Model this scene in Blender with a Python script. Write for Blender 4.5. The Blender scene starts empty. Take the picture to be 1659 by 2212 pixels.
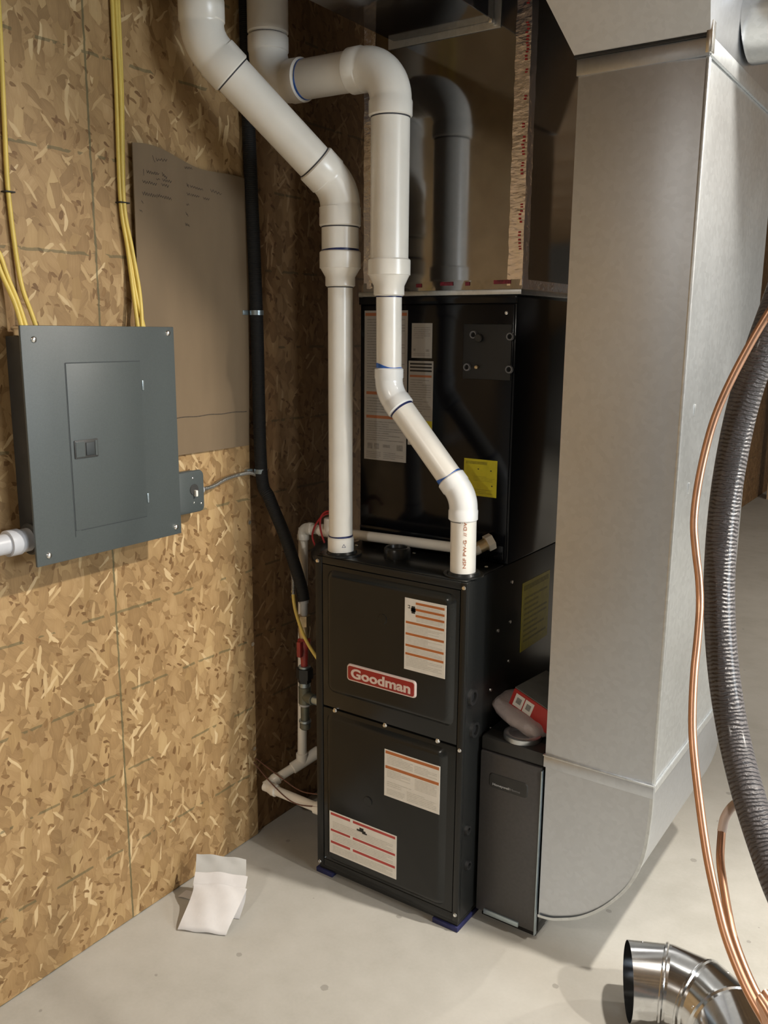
import bpy, bmesh, math, random
from mathutils import Vector, Matrix
random.seed(7)
R = math.radians
S = bpy.context.scene
COL = S.collection

# ------------------------------------------------------------------ camera
F_PX, CX, CY = 1897.94, 829.5, 1106.0
CAM = Vector((1.63944, -1.70600, 1.47017))
YAW, PITCH, ROLL = -0.59889, 0.20290, 0.00812
fwd = Vector((math.sin(YAW)*math.cos(PITCH), math.cos(YAW)*math.cos(PITCH), -math.sin(PITCH)))
rt0 = Vector((math.cos(YAW), -math.sin(YAW), 0)); up0 = rt0.cross(fwd)
RT = math.cos(ROLL)*rt0 + math.sin(ROLL)*up0
UP = -math.sin(ROLL)*rt0 + math.cos(ROLL)*up0
cam = bpy.data.objects.new('camera', bpy.data.cameras.new('camera')); COL.objects.link(cam)
cam.matrix_world = Matrix(((RT.x, UP.x, -fwd.x, CAM.x), (RT.y, UP.y, -fwd.y, CAM.y), (RT.z, UP.z, -fwd.z, CAM.z), (0, 0, 0, 1)))
cam.data.sensor_fit = 'VERTICAL'; cam.data.sensor_height = 36.0; cam.data.sensor_width = 27.0
cam.data.lens = F_PX/2212*36.0; cam.data.clip_start = 0.05
S.camera = cam

def ray(u, v):
    return fwd + RT*((u-CX)/F_PX) - UP*((v-CY)/F_PX)
def at(u, v, ax, val):                      # point of a known plane of the room, read off the photograph
    d = ray(u, v); i = 'XYZ'.index(ax); t = (val-CAM[i])/d[i]
    return CAM + d*t
def depth(u, v, D):
    d = ray(u, v); return CAM + d.normalized()*D

# ------------------------------------------------------------------ light and exposure
S.view_settings.view_transform = 'Standard'; S.view_settings.look = 'None'
S.view_settings.exposure = 0.12; S.view_settings.gamma = 1.0; S.view_settings.use_curve_mapping = False
W = bpy.data.worlds.new('world'); S.world = W; W.use_nodes = True
W.node_tree.nodes['Background'].inputs[0].default_value = (0.55, 0.62, 0.7, 1)
W.node_tree.nodes['Background'].inputs[1].default_value = 0.008
def lamp_light(name, loc, watts, col, size):     # round ceiling fixture shining down in a very wide cone
    l = bpy.data.lights.new(name, 'SPOT'); l.spot_size = R(176); l.spot_blend = .7; l.shadow_soft_size = size; l.energy = watts; l.color = col
    o = bpy.data.objects.new(name, l); COL.objects.link(o); o.location = loc; return o
WARM = (1.0, 0.93, 0.83)
LAMPS = ((1.78, 0.15, 190, 'round ceiling lamp right of the tall return duct'), (3.30, -0.18, 165, 'round ceiling lamp out in the middle of the basement'), (0.80, -2.75, 72, 'round ceiling lamp behind the camera'), (3.9, 3.6, 420, 'added unseen ceiling lamp brightening the far end of the basement'))  # last lamp is added to brighten the far room and duct side
for lx, ly, lw, ln in LAMPS: lamp_light('ceiling_lamp_light', (lx, ly, 2.33), lw, WARM, 0.04)
wl = bpy.data.lights.new('window_daylight', 'AREA'); wl.shape = 'RECTANGLE'; wl.size = 0.86; wl.size_y = 1.5
wl.energy = 85; wl.color = (0.86, 0.94, 1.0)
wo = bpy.data.objects.new('window_daylight', wl); COL.objects.link(wo)
wo.location = (5.52, -0.55, 1.75); wo.rotation_euler = (0, R(90), 0)

# ------------------------------------------------------------------ materials
def new_mat(name):
    m = bpy.data.materials.new(name); m.use_nodes = True
    nt = m.node_tree; return m, nt, nt.nodes['Principled BSDF']
def lk(nt, a, b): nt.links.new(a, b)
def mth(nt, op, a, b=None, clamp=False):
    n = nt.nodes.new('ShaderNodeMath'); n.operation = op; n.use_clamp = clamp
    for i, v in enumerate((a, b)):
        if v is None: continue
        if isinstance(v, (int, float)): n.inputs[i].default_value = v
        else: lk(nt, v, n.inputs[i])
    return n.outputs[0]
def mixc(nt, fac, a, b):
    n = nt.nodes.new('ShaderNodeMix'); n.data_type = 'RGBA'
    for sock, v in ((n.inputs[0], fac), (n.inputs[6], a), (n.inputs[7], b)):
        if isinstance(v, (int, float)): sock.default_value = v
        elif isinstance(v, tuple): sock.default_value = v if len(v) == 4 else v+(1,)
        else: lk(nt, v, sock)
    return n.outputs[2]
def ramp(nt, fac, stops):
    n = nt.nodes.new('ShaderNodeValToRGB'); cr = n.color_ramp
    while len(cr.elements) < len(stops): cr.elements.new(0.5)
    for e, (p, c) in zip(cr.elements, stops): e.position = p; e.color = c if len(c) == 4 else c+(1,)
    lk(nt, fac, n.inputs[0]); return n.outputs[0]
def noise(nt, scale, detail=3, vec=None, rough=0.5):
    n = nt.nodes.new('ShaderNodeTexNoise'); n.inputs['Scale'].default_value = scale
    n.inputs['Detail'].default_value = detail; n.inputs['Roughness'].default_value = rough
    if vec is None:
        g = nt.nodes.new('ShaderNodeNewGeometry'); vec = g.outputs['Position']
    lk(nt, vec, n.inputs['Vector']); return n.outputs['Fac']
def bump(nt, b, h, strength, dist):
    n = nt.nodes.new('ShaderNodeBump'); n.inputs['Strength'].default_value = strength; n.inputs['Distance'].default_value = dist
    lk(nt, h, n.inputs['Height']); lk(nt, n.outputs[0], b.inputs['Normal'])
def simple(name, col, rough=0.5, metal=0.0, var=0.12, nscale=30, bstr=0.0, spec=None, coat=0.0, bscale=None, stretch=None):
    m, nt, b = new_mat(name)
    g = nt.nodes.new('ShaderNodeNewGeometry'); vec = g.outputs['Position']
    if stretch:
        mp = nt.nodes.new('ShaderNodeMapping'); mp.inputs['Scale'].default_value = stretch
        lk(nt, vec, mp.inputs['Vector']); vec = mp.outputs[0]
    f = noise(nt, nscale, 4, vec)
    lo = tuple(c*(1-var) for c in col); hi = tuple(min(1, c*(1+var)) for c in col)
    lk(nt, ramp(nt, f, [(0.3, lo), (0.7, hi)]), b.inputs['Base Color'])
    b.inputs['Roughness'].default_value = rough; b.inputs['Metallic'].default_value = metal
    if spec is not None: b.inputs['Specular IOR Level'].default_value = spec
    if coat: b.inputs['Coat Weight'].default_value = coat; b.inputs['Coat Roughness'].default_value = 0.15
    if bstr: bump(nt, b, noise(nt, bscale or nscale*3, 3, vec), bstr, 0.002)
    return m

def osb_material(name, tint):
    m, nt, b = new_mat(name)
    g = nt.nodes.new('ShaderNodeNewGeometry')
    sp = nt.nodes.new('ShaderNodeSeparateXYZ'); lk(nt, g.outputs['Position'], sp.inputs[0])
    cb = nt.nodes.new('ShaderNodeCombineXYZ'); lk(nt, mth(nt, 'ADD', sp.outputs[1], sp.outputs[0]), cb.inputs[0]); lk(nt, sp.outputs[2], cb.inputs[1])
    nz = nt.nodes.new('ShaderNodeTexNoise'); nz.inputs['Scale'].default_value = 22; nz.inputs['Detail'].default_value = 2
    lk(nt, cb.outputs[0], nz.inputs['Vector'])
    vs = nt.nodes.new('ShaderNodeVectorMath'); vs.operation = 'SCALE'; vs.inputs['Scale'].default_value = 0.014
    lk(nt, nz.outputs['Color'], vs.inputs[0])
    va = nt.nodes.new('ShaderNodeVectorMath'); va.operation = 'ADD'
    lk(nt, cb.outputs[0], va.inputs[0]); lk(nt, vs.outputs[0], va.inputs[1]); P = va.outputs[0]
    col = None; hgt = None
    layers = [(0.3, .030, .016, -1, 0), (1.35, .040, .020, .40, 0), (-0.75, .036, .020, .45, 1), (0.95, .050, .024, .55, 0),
              (1.75, .055, .028, .60, 1), (2.35, .045, .022, .62, 0), (1.5, .065, .026, .80, 2), (1.35, .020, .008, .945, 4),
              (0.75, .050, .0080, .955, 3), (2.2, .045, .0075, .965, 3), (1.45, .055, .0085, .955, 3), (2.7, .016, .007, .955, 4), (1.6, .050, .030, .85, 0)]
    for k, (ang, ln, wd, th, tone) in enumerate(layers):
        mp = nt.nodes.new('ShaderNodeMapping'); mp.vector_type = 'TEXTURE'
        mp.inputs['Rotation'].default_value = (0, 0, ang); mp.inputs['Scale'].default_value = (ln, wd, 1)
        mp.inputs['Location'].default_value = (k*.137, k*.071, 0)
        lk(nt, P, mp.inputs['Vector'])
        v = nt.nodes.new('ShaderNodeTexVoronoi'); v.voronoi_dimensions = '2D'; v.inputs['Scale'].default_value = 1
        v.inputs['Randomness'].default_value = 1.0; lk(nt, mp.outputs[0], v.inputs['Vector'])
        sc = nt.nodes.new('ShaderNodeSeparateColor'); lk(nt, v.outputs['Color'], sc.inputs[0])
        fib = nt.nodes.new('ShaderNodeTexNoise'); fib.inputs['Scale'].default_value = 3.0; fib.inputs['Detail'].default_value = 3
        m2 = nt.nodes.new('ShaderNodeMapping'); m2.inputs['Scale'].default_value = (0.5, 3.0, 1); lk(nt, mp.outputs[0], m2.inputs['Vector']); lk(nt, m2.outputs[0], fib.inputs['Vector'])
        val = mth(nt, 'ADD', mth(nt, 'MULTIPLY', sc.outputs[0], .8), mth(nt, 'MULTIPLY', mth(nt, 'SUBTRACT', fib.outputs['Fac'], .5), .55))
        val = mth(nt, 'SUBTRACT', val, mth(nt, 'MULTIPLY', mth(nt, 'SUBTRACT', v.outputs['Distance'], .35), .35))
        stops = [[(0.0, (.245, .150, .064)), (.4, (.325, .207, .093)), (.75, (.385, .255, .122)), (1, (.45, .31, .16))],
                 [(0.0, (.265, .162, .070)), (.45, (.34, .22, .100)), (.8, (.405, .272, .134)), (1, (.47, .335, .175))],
                 [(0.05, (.32, .205, .088)), (.5, (.415, .28, .133)), (1, (.48, .345, .175))],
                 [(0.05, (.43, .295, .145)), (.5, (.53, .39, .215)), (1, (.62, .48, .29))],
                 [(0.05, (.16, .085, .030)), (.5, (.22, .125, .048)), (1, (.28, .170, .070))]][tone]
        c = ramp(nt, val, stops)
        if col is None: col = c; hgt = sc.outputs[0]
        else:
            mask = mth(nt, 'GREATER_THAN', sc.outputs[1], th)
            edge = mth(nt, 'LESS_THAN', v.outputs['Distance'], .62)
            mask = mth(nt, 'MULTIPLY', mask, edge)
            col = mixc(nt, mask, col, c); 
            hn = nt.nodes.new('ShaderNodeMix'); hn.data_type = 'FLOAT'; lk(nt, mask, hn.inputs[0]); lk(nt, hgt, hn.inputs[2]); lk(nt, sc.outputs[0], hn.inputs[3]); hgt = hn.outputs[0]
    # printed layout lines: one upright, level ones every eight inches
    wob = mth(nt, 'MULTIPLY', mth(nt, 'SUBTRACT', noise(nt, 40, 2, cb.outputs[0]), .5), .006)
    dv = mth(nt, 'ABSOLUTE', mth(nt, 'ADD', mth(nt, 'ADD', sp.outputs[1], .423), wob))
    zz = mth(nt, 'ADD', mth(nt, 'DIVIDE', mth(nt, 'ADD', sp.outputs[2], wob), .2035), .5)
    dz = mth(nt, 'MULTIPLY', mth(nt, 'ABSOLUTE', mth(nt, 'SUBTRACT', mth(nt, 'FRACT', zz), .5)), .2035)
    brk = mth(nt, 'GREATER_THAN', noise(nt, 18, 2, cb.outputs[0]), .49)
    lv = mth(nt, 'LESS_THAN', dv, .0026); lz = mth(nt, 'MULTIPLY', mth(nt, 'LESS_THAN', dz, .0032), brk)
    line = mth(nt, 'MAXIMUM', lv, mth(nt, 'MULTIPLY', lz, .8))
    line = mth(nt, 'MULTIPLY', line, .75)
    col = mixc(nt, line, col, (.085, .085, .04))
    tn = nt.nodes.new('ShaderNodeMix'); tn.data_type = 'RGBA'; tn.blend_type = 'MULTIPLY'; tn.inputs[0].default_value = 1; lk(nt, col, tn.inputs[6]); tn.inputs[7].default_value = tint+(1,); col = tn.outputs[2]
    lk(nt, col, b.inputs['Base Color']); b.inputs['Roughness'].default_value = .62
    bump(nt, b, hgt, .35, .0015)
    return m

def concrete_material():
    m, nt, b = new_mat('concrete_floor')
    f1 = noise(nt, 1.6, 5); f2 = noise(nt, 14, 5); f3 = noise(nt, 120, 3)
    a = mth(nt, 'ADD', mth(nt, 'MULTIPLY', f1, .6), mth(nt, 'ADD', mth(nt, 'MULTIPLY', f2, .28), mth(nt, 'MULTIPLY', f3, .12)))
    c = ramp(nt, a, [(.3, (.34, .325, .285)), (.5, (.42, .405, .365)), (.7, (.48, .465, .425))])
    g = nt.nodes.new('ShaderNodeNewGeometry')
    v = nt.nodes.new('ShaderNodeTexVoronoi'); v.inputs['Scale'].default_value = 9; v.voronoi_dimensions = '2D'; lk(nt, g.outputs['Position'], v.inputs['Vector'])
    sc = nt.nodes.new('ShaderNodeSeparateColor'); lk(nt, v.outputs['Color'], sc.inputs[0])
    thr = mth(nt, 'MULTIPLY', mth(nt, 'GREATER_THAN', sc.outputs[0], .72), mth(nt, 'ADD', mth(nt, 'MULTIPLY', sc.outputs[1], .07), .015))
    spot = mth(nt, 'LESS_THAN', mth(nt, 'ADD', v.outputs['Distance'], mth(nt, 'MULTIPLY', mth(nt, 'SUBTRACT', f3, .5), .05)), thr)
    c = mixc(nt, mth(nt, 'MULTIPLY', spot, .45), c, (.16, .15, .13))
    lk(nt, c, b.inputs['Base Color']); b.inputs['Roughness'].default_value = .55
    bump(nt, b, f2, .12, .002)
    return m

def galv_material(name, col=(.60, .61, .60), rough=.3, spangle=.06, rbump=.02):
    m, nt, b = new_mat(name)
    g = nt.nodes.new('ShaderNodeNewGeometry')
    v = nt.nodes.new('ShaderNodeTexVoronoi'); v.inputs['Scale'].default_value = 90; lk(nt, g.outputs['Position'], v.inputs['Vector'])
    sc = nt.nodes.new('ShaderNodeSeparateColor'); lk(nt, v.outputs['Color'], sc.inputs[0])
    c = ramp(nt, sc.outputs[0], [(0, tuple(x*(1-spangle) for x in col)), (1, tuple(min(1, x*(1+spangle)) for x in col))])
    lk(nt, c, b.inputs['Base Color']); b.inputs['Metallic'].default_value = 1.0
    n2 = noise(nt, 5, 3)
    lk(nt, mth(nt, 'ADD', mth(nt, 'MULTIPLY', n2, .10), rough-.05), b.inputs['Roughness'])
    bump(nt, b, noise(nt, 3.5, 2), rbump, .02)
    return m

def foil_material():
    m, nt, b = new_mat('foil_tape'); b.inputs['Metallic'].default_value = 1; b.inputs['Roughness'].default_value = .2
    b.inputs['Base Color'].default_value = (.84, .82, .88, 1)
    g = nt.nodes.new('ShaderNodeNewGeometry'); mp = nt.nodes.new('ShaderNodeMapping'); mp.inputs['Scale'].default_value = (1, 1, 2.2); lk(nt, g.outputs['Position'], mp.inputs['Vector'])
    bump(nt, b, noise(nt, 45, 3, mp.outputs[0]), .4, .005); return m

def ribbed(name, col, rough, metal, freq, strength, dist, coat=0.0, wrinkle=0.0):
    m, nt, b = new_mat(name)
    uv = nt.nodes.new('ShaderNodeUVMap'); sp = nt.nodes.new('ShaderNodeSeparateXYZ'); lk(nt, uv.outputs[0], sp.inputs[0])
    ph = mth(nt, 'MULTIPLY', sp.outputs[1], freq*2*math.pi)
    if wrinkle: ph = mth(nt, 'ADD', ph, mth(nt, 'MULTIPLY', noise(nt, 60, 4), wrinkle))
    h = mth(nt, 'SINE', ph)
    if wrinkle: h = mth(nt, 'ADD', h, mth(nt, 'MULTIPLY', noise(nt, 160, 4), 1.2))
    b.inputs['Base Color'].default_value = col+(1,); b.inputs['Roughness'].default_value = rough; b.inputs['Metallic'].default_value = metal
    b.inputs['Coat Weight'].default_value = coat; b.inputs['Coat Roughness'].default_value = .2
    bump(nt, b, h, strength, dist); return m

M = {}
M['osb'] = osb_material('oriented_strand_board', (1.0, .965, .90)); M['osb_shaded'] = osb_material('shaded_strand_board', (.56, .47, .40)); M['concrete'] = concrete_material()  # second board: shade on the recessed wall is darkened into its tint
M['galv'] = galv_material('galvanized_sheet', (.64, .67, .69), .42)
M['galv_drop'] = galv_material('galvanized_return_sheet', (.575, .605, .65), .37, .03, .010)
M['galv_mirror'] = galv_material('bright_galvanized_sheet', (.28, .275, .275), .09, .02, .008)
M['galv_pipe'] = galv_material('shiny_galvanized_pipe', (.66, .67, .68), .14, .05, .05)
M['foil'] = foil_material()
M['pvc'] = simple('white_pvc', (.86, .82, .74), .28, var=.04, nscale=12)
M['pvc_new'] = simple('bright_white_pvc_fitting', (.86, .86, .84), .18, var=.02)
M['pvc_grey'] = simple('grey_white_pvc', (.50, .51, .54), .35, var=.05)
M['blue'] = simple('blue_primer', (.03, .13, .50), .4, var=.45, nscale=60)
M['primer_dark'] = simple('dark_blue_primer', (.012, .02, .09), .4, var=.4, nscale=80)
M['seam'] = simple('dark_joint_line', (.05, .05, .055), .6)
M['black'] = simple('black_enamel', (.013, .0135, .013), .28, var=.12, nscale=200, bstr=.05, bscale=600, spec=.35)
M['black_door'] = simple('dark_grey_enamel', (.0105, .011, .010), .22, var=.10, nscale=200, bstr=.02, bscale=600, spec=.4)
M['black_coil'] = simple('blue_black_enamel', (.005, .0055, .0075), .13, var=.15, nscale=150, bstr=.02, bscale=600, spec=.28)
M['black_rubber'] = simple('black_rubber', (.010, .010, .010), .55)
M['black_hole'] = simple('dark_opening', (.004, .004, .004), .8)
M['filter_grey'] = simple('charcoal_filter_door', (.050, .046, .044), .42, var=.10, nscale=120, bstr=.05, bscale=500)
M['badge_grey'] = simple('matte_dark_badge', (.022, .021, .019), .5)
M['silver_print'] = simple('silver_print', (.42, .42, .42), .4)
M['silver_print_dim'] = simple('dim_silver_print', (.14, .14, .14), .4)
M['screw'] = simple('zinc_screw', (.80, .80, .78), .25, metal=1.0, var=.1)
M['red'] = simple('red_badge_enamel', (.30, .012, .012), .25, coat=.4, var=.06)
M['badge_rim'] = simple('pale_badge_rim', (.72, .58, .52), .3, var=.05)
M['label'] = simple('label_paper', (.80, .765, .70), .45, var=.04, nscale=40)
M['label_grey'] = simple('aged_label_paper', (.40, .375, .345), .5, var=.05, nscale=40)
M['label_print'] = simple('fine_print', (.62, .59, .53), .5, var=.12, nscale=150)
M['label_print_grey'] = simple('fine_print_on_grey', (.27, .255, .235), .5, var=.2, nscale=150)
M['orange'] = simple('orange_print', (.50, .155, .040), .45, var=.1)
M['orange_dim'] = simple('rust_print', (.40, .14, .06), .5, var=.1)
M['red_print'] = simple('red_print', (.47, .055, .045), .45, var=.1)
M['ink'] = simple('black_ink', (.02, .018, .016), .6)
M['yellow_label'] = simple('yellow_label', (.62, .55, .02), .45, var=.08, nscale=60)
M['yellow_print'] = simple('dark_yellow_print', (.38, .33, .015), .5, var=.2, nscale=120)
M['panel_grey'] = simple('grey_blue_enamel', (.068, .080, .080), .45, var=.06, nscale=300, bstr=.08, bscale=700)
M['panel_line'] = simple('panel_shadow_gap', (.035, .042, .045), .6)
M['panel_box'] = simple('grey_box_steel', (.045, .045, .043), .5)
M['yellow_cable'] = simple('yellow_cable_jacket', (.66, .49, .11), .42, var=.08, nscale=20)
M['cardboard'] = simple('brown_cardboard', (.175, .122, .070), .8, var=.06, nscale=18, bstr=.05, stretch=(1, 1, .25))
M['marker'] = simple('faded_marker', (.055, .040, .026), .8, var=.25, nscale=200)
M['hose'] = ribbed('black_gas_hose', (.006, .006, .006), .75, 0, 220, .4, .001)
M['armor'] = ribbed('armored_cable', (.55, .54, .52), .35, 1, 260, .8, .002)
M['wrap'] = ribbed('wrapped_black_insulation', (.085, .080, .085), .46, 0, 170, .9, .0014, coat=.25, wrinkle=11)
M['copper'] = simple('copper', (.68, .40, .27), .37, metal=1.0, var=.12, nscale=25)
M['copper_dull'] = simple('dull_copper', (.62, .34, .22), .42, metal=.9, var=.15, nscale=25)
M['cap_pink'] = simple('pale_pink_plastic_sleeve', (.62, .50, .44), .5, var=.05)
M['paper'] = simple('white_poly_packet', (.62, .60, .59), .5, var=.04, nscale=25, bstr=.15, bscale=60)
M['paper_clear'] = simple('translucent_packet_flap', (.42, .415, .395), .4, var=.05, nscale=25)
M['brass'] = simple('brass_fitting', (.60, .47, .28), .35, metal=.8, var=.15)
M['iron'] = simple('black_iron', (.03, .03, .028), .45, metal=.3)
M['iron_green'] = simple('grey_green_iron', (.15, .155, .12), .45, metal=.5)
M['zinc'] = simple('zinc_ring', (.40, .47, .50), .35, metal=.8)
M['red_handle'] = simple('red_handle', (.32, .04, .035), .4)
M['red_wire'] = simple('red_wire_jacket', (.36, .015, .02), .4)
M['red_mark'] = simple('dull_red_mark', (.19, .012, .028), .5, var=.5, nscale=120)
M['ring_grey'] = simple('grey_rubber_ring', (.16, .165, .18), .5)
M['brown_wire'] = simple('brown_wire_jacket', (.14, .06, .04), .5)
M['redbox'] = simple('red_carton', (.45, .035, .03), .45, var=.08)
M['greybox'] = simple('grey_carton_top', (.14, .14, .13), .6)
M['pad'] = simple('blue_foam_pad', (.016, .019, .085), .7, var=.2, nscale=80)
M['wood'] = simple('framing_lumber', (.48, .33, .19), .7, var=.2, nscale=8, stretch=(8, 8, .6), bstr=.1)
M['ceil'] = simple('subfloor_boards', (.24, .165, .10), .75, var=.2, nscale=10)
M['wall_pale'] = simple('grey_foundation_wall', (.34, .34, .33), .8, var=.08, nscale=4, bstr=.1)
M['pink'] = simple('pink_insulation', (.55, .33, .32), .9, var=.15, nscale=30, bstr=.4)
# clear bag
bm_, nt_, b_ = new_mat('clear_plastic_bag'); b_.inputs['Base Color'].default_value = (.78, .68, .66, 1); b_.inputs['Roughness'].default_value = .22
b_.inputs['Transmission Weight'].default_value = .45; b_.inputs['IOR'].default_value = 1.2; bump(nt_, b_, noise(nt_, 50, 4), .6, .006); M['bag'] = bm_
wm_, nt_, b_ = new_mat('daylit_window_pane'); b_.inputs['Base Color'].default_value = (.8, .9, 1, 1); b_.inputs['Emission Color'].default_value = (.72, .87, 1, 1); b_.inputs['Emission Strength'].default_value = 4.0; M['pane'] = wm_
lm_, nt_, b_ = new_mat('lamp_diffuser'); b_.inputs['Base Color'].default_value = (.8, .8, .78, 1); b_.inputs['Emission Color'].default_value = (1, .92, .8, 1); b_.inputs['Emission Strength'].default_value = 8; M['lamp_glow'] = lm_

# ------------------------------------------------------------------ geometry helpers: each returns (verts, faces[, uvs])
def V(*a): return Vector(a)
def basis(d):
    d = Vector(d).normalized(); h = Vector((0, 0, 1)) if abs(d.z) < .9 else Vector((1, 0, 0))
    a = d.cross(h).normalized(); b = a.cross(d).normalized(); return a, b
def box(x0, x1, y0, y1, z0, z1, bev=0.0, seg=2):
    bm = bmesh.new(); bmesh.ops.create_cube(bm, size=1)
    for v in bm.verts: v.co = Vector(((x0+x1)/2+v.co.x*(x1-x0), (y0+y1)/2+v.co.y*(y1-y0), (z0+z1)/2+v.co.z*(z1-z0)))
    if bev: bmesh.ops.bevel(bm, geom=list(bm.edges), offset=bev, segments=seg, affect='EDGES', profile=.5)
    return grab(bm)
def grab(bm):
    bm.verts.index_update(); g = ([v.co.copy() for v in bm.verts], [[v.index for v in f.verts] for f in bm.faces]); bm.free(); return g
def join(*gs):
    vs, fs = [], []
    for g in gs:
        o = len(vs); vs += g[0]; fs += [[i+o for i in f] for f in g[1]]
    return vs, fs
def sweep(pts, radii, seg=24, cap=True):
    pts = [Vector(p) for p in pts]; n = len(pts)
    if isinstance(radii, (int, float)): radii = [radii]*n
    T = []
    for i in range(n):
        a = i
        while a > 0 and (pts[a]-pts[i]).length < 1e-7: a -= 1
        b = i
        while b < n-1 and (pts[b]-pts[i]).length < 1e-7: b += 1
        di = (pts[i]-pts[a]).normalized(); do = (pts[b]-pts[i]).normalized()
        d = di+do if di.dot(do) > -.98 else di            # a profile may turn back on itself
        d = d.normalized()
        if T and d.dot(T[-1]) < 0: d = -d
        T.append(d)
    A, B = basis(T[0]); vs, fs, uv = [], [], []; L = 0
    for i in range(n):
        if i:
            L += (pts[i]-pts[i-1]).length
            A = (A-T[i]*A.dot(T[i])).normalized(); B = A.cross(T[i]).normalized()*(-1 if A.cross(T[i]).dot(B) < 0 else 1)
        for k in range(seg):
            t = 2*math.pi*k/seg; vs.append(pts[i]+(A*math.cos(t)+B*math.sin(t))*radii[i]); uv.append((k/seg, L))
    for i in range(n-1):
        for k in range(seg):
            k2 = (k+1) % seg; fs.append([i*seg+k, i*seg+k2, (i+1)*seg+k2, (i+1)*seg+k])
    if cap: fs.append(list(range(seg))[::-1]); fs.append([(n-1)*seg+k for k in range(seg)])
    return vs, fs, uv
def spline(pts, n=10):                      # Catmull-Rom through the points
    P = [Vector(p) for p in pts]; P = [P[0]*2-P[1]]+P+[P[-1]*2-P[-2]]; out = []
    for i in range(1, len(P)-2):
        a, b, c, d = P[i-1:i+3]
        for k in range(n):
            t = k/n
            out.append(.5*((2*b)+(c-a)*t+(2*a-5*b+4*c-d)*t*t+(3*b-a-3*c+d)*t**3))
    out.append(P[-2]); return out
def cyl(p, q, r, seg=24, ch=0.0):
    p = Vector(p); q = Vector(q); d = (q-p).normalized()
    if ch: return sweep([p, p+d*ch, q-d*ch, q], [r-ch, r, r, r-ch], seg)
    return sweep([p, q], r, seg)
def tubewall(p, q, r, th, seg=28):          # open pipe with a real wall
    p = Vector(p); q = Vector(q); return sweep([p, q, q, p, p], [r, r, r-th, r-th, r], seg, cap=False)
def dome(p, d, r, h, seg=14):
    p = Vector(p); d = Vector(d).normalized(); n = 4
    return sweep([p]+[p+d*h*math.sin(math.pi/2*k/n) for k in range(n+1)], [r*1.0]+[max(r*math.cos(math.pi/2*k/n), r*.02) for k in range(n+1)], seg)
def elbow(P, a, b, Rb, rb, rh, hl, n=10):
    P = Vector(P); a = Vector(a).normalized(); b = Vector(b).normalized(); ang = a.angle(b); t = Rb*math.tan(ang/2)
    Sx = P-a*t; E = P+b*t; axis = a.cross(b).normalized(); C0 = Sx+(b-a*a.dot(b)).normalized()*Rb
    arc = [C0+Matrix.Rotation(ang*k/n, 3, axis) @ (Sx-C0) for k in range(n+1)]
    c = .003
    pts = [Sx-a*hl, Sx-a*(hl-c), Sx-a*c, Sx]+arc[1:-1]+[E, E+b*c, E+b*(hl-c), E+b*hl]
    rad = [rh-c, rh, rh, rb]+[rb]*(n-1)+[rb, rh, rh, rh-c]
    return sweep(pts, rad, 32), Sx-a*hl, E+b*hl
def ring(P, d, r, w, wob=0.0, ph=0.0, seg=28):   # a thin painted band around a pipe, width uneven if wob
    P = Vector(P); d = Vector(d).normalized(); a, b = basis(d); vs, fs = [], []
    for k in range(seg):
        t = 2*math.pi*k/seg; u = a*math.cos(t)+b*math.sin(t); ww = w*(1+wob*math.sin(t+ph)+.3*wob*math.sin(3*t+ph))
        for s, rr in ((0, r-.001), (0, r), (ww, r), (ww, r-.001)): vs.append(P+d*s+u*rr)
    for k in range(seg):
        o, p = k*4, ((k+1) % seg)*4
        for j in range(3): fs.append([o+j, p+j, p+j+1, o+j+1])
    return vs, fs
def hexnut(p, d, r, h):
    p = Vector(p); d = Vector(d).normalized(); return sweep([p, p+d*h], r, 6)

OFF = {}
def obj(name, geo, mat, parent=None, smooth=None, loc=None, mats=None, fm=None):
    verts, faces = geo[0], geo[1]
    if parent is not None: off = OFF[parent]
    else: off = Vector(loc) if loc is not None else Vector((0, 0, 0))
    me = bpy.data.meshes.new(name); me.from_pydata([tuple(Vector(v)-off) for v in verts], [], faces)
    if len(geo) > 2 and geo[2]:
        ul = me.uv_layers.new(name='UVMap'); uv = geo[2]
        for p in me.polygons:
            for li in p.loop_indices: ul.data[li].uv = uv[me.loops[li].vertex_index]
    for mm in (mats or [mat]): me.materials.append(M[mm])
    if fm:
        for p, i in zip(me.polygons, fm): p.material_index = i
    bm = bmesh.new(); bm.from_mesh(me); bmesh.ops.recalc_face_normals(bm, faces=list(bm.faces)); bm.to_mesh(me); bm.free()
    if smooth: me.shade_smooth(); me.set_sharp_from_angle(angle=R(smooth))
    o = bpy.data.objects.new(name, me); COL.objects.link(o); OFF[o] = off
    if parent is not None: o.parent = parent
    else: o.location = off
    return o
def thing(name, label, cat, loc, group=None):
    o = bpy.data.objects.new(name, None); o.empty_display_size = .05; COL.objects.link(o); o.location = loc; OFF[o] = Vector(loc)
    o['label'] = label; o['category'] = cat
    if group: o['group'] = group
    return o
def tag(o, label, cat, group=None):
    o['label'] = label; o['category'] = cat
    if group: o['group'] = group
    return o
def struct(name, geo, mat, smooth=None, parent=None):
    o = obj(name, geo, mat, parent, smooth)
    if parent is None: o['kind'] = 'structure'
    return o
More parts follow.
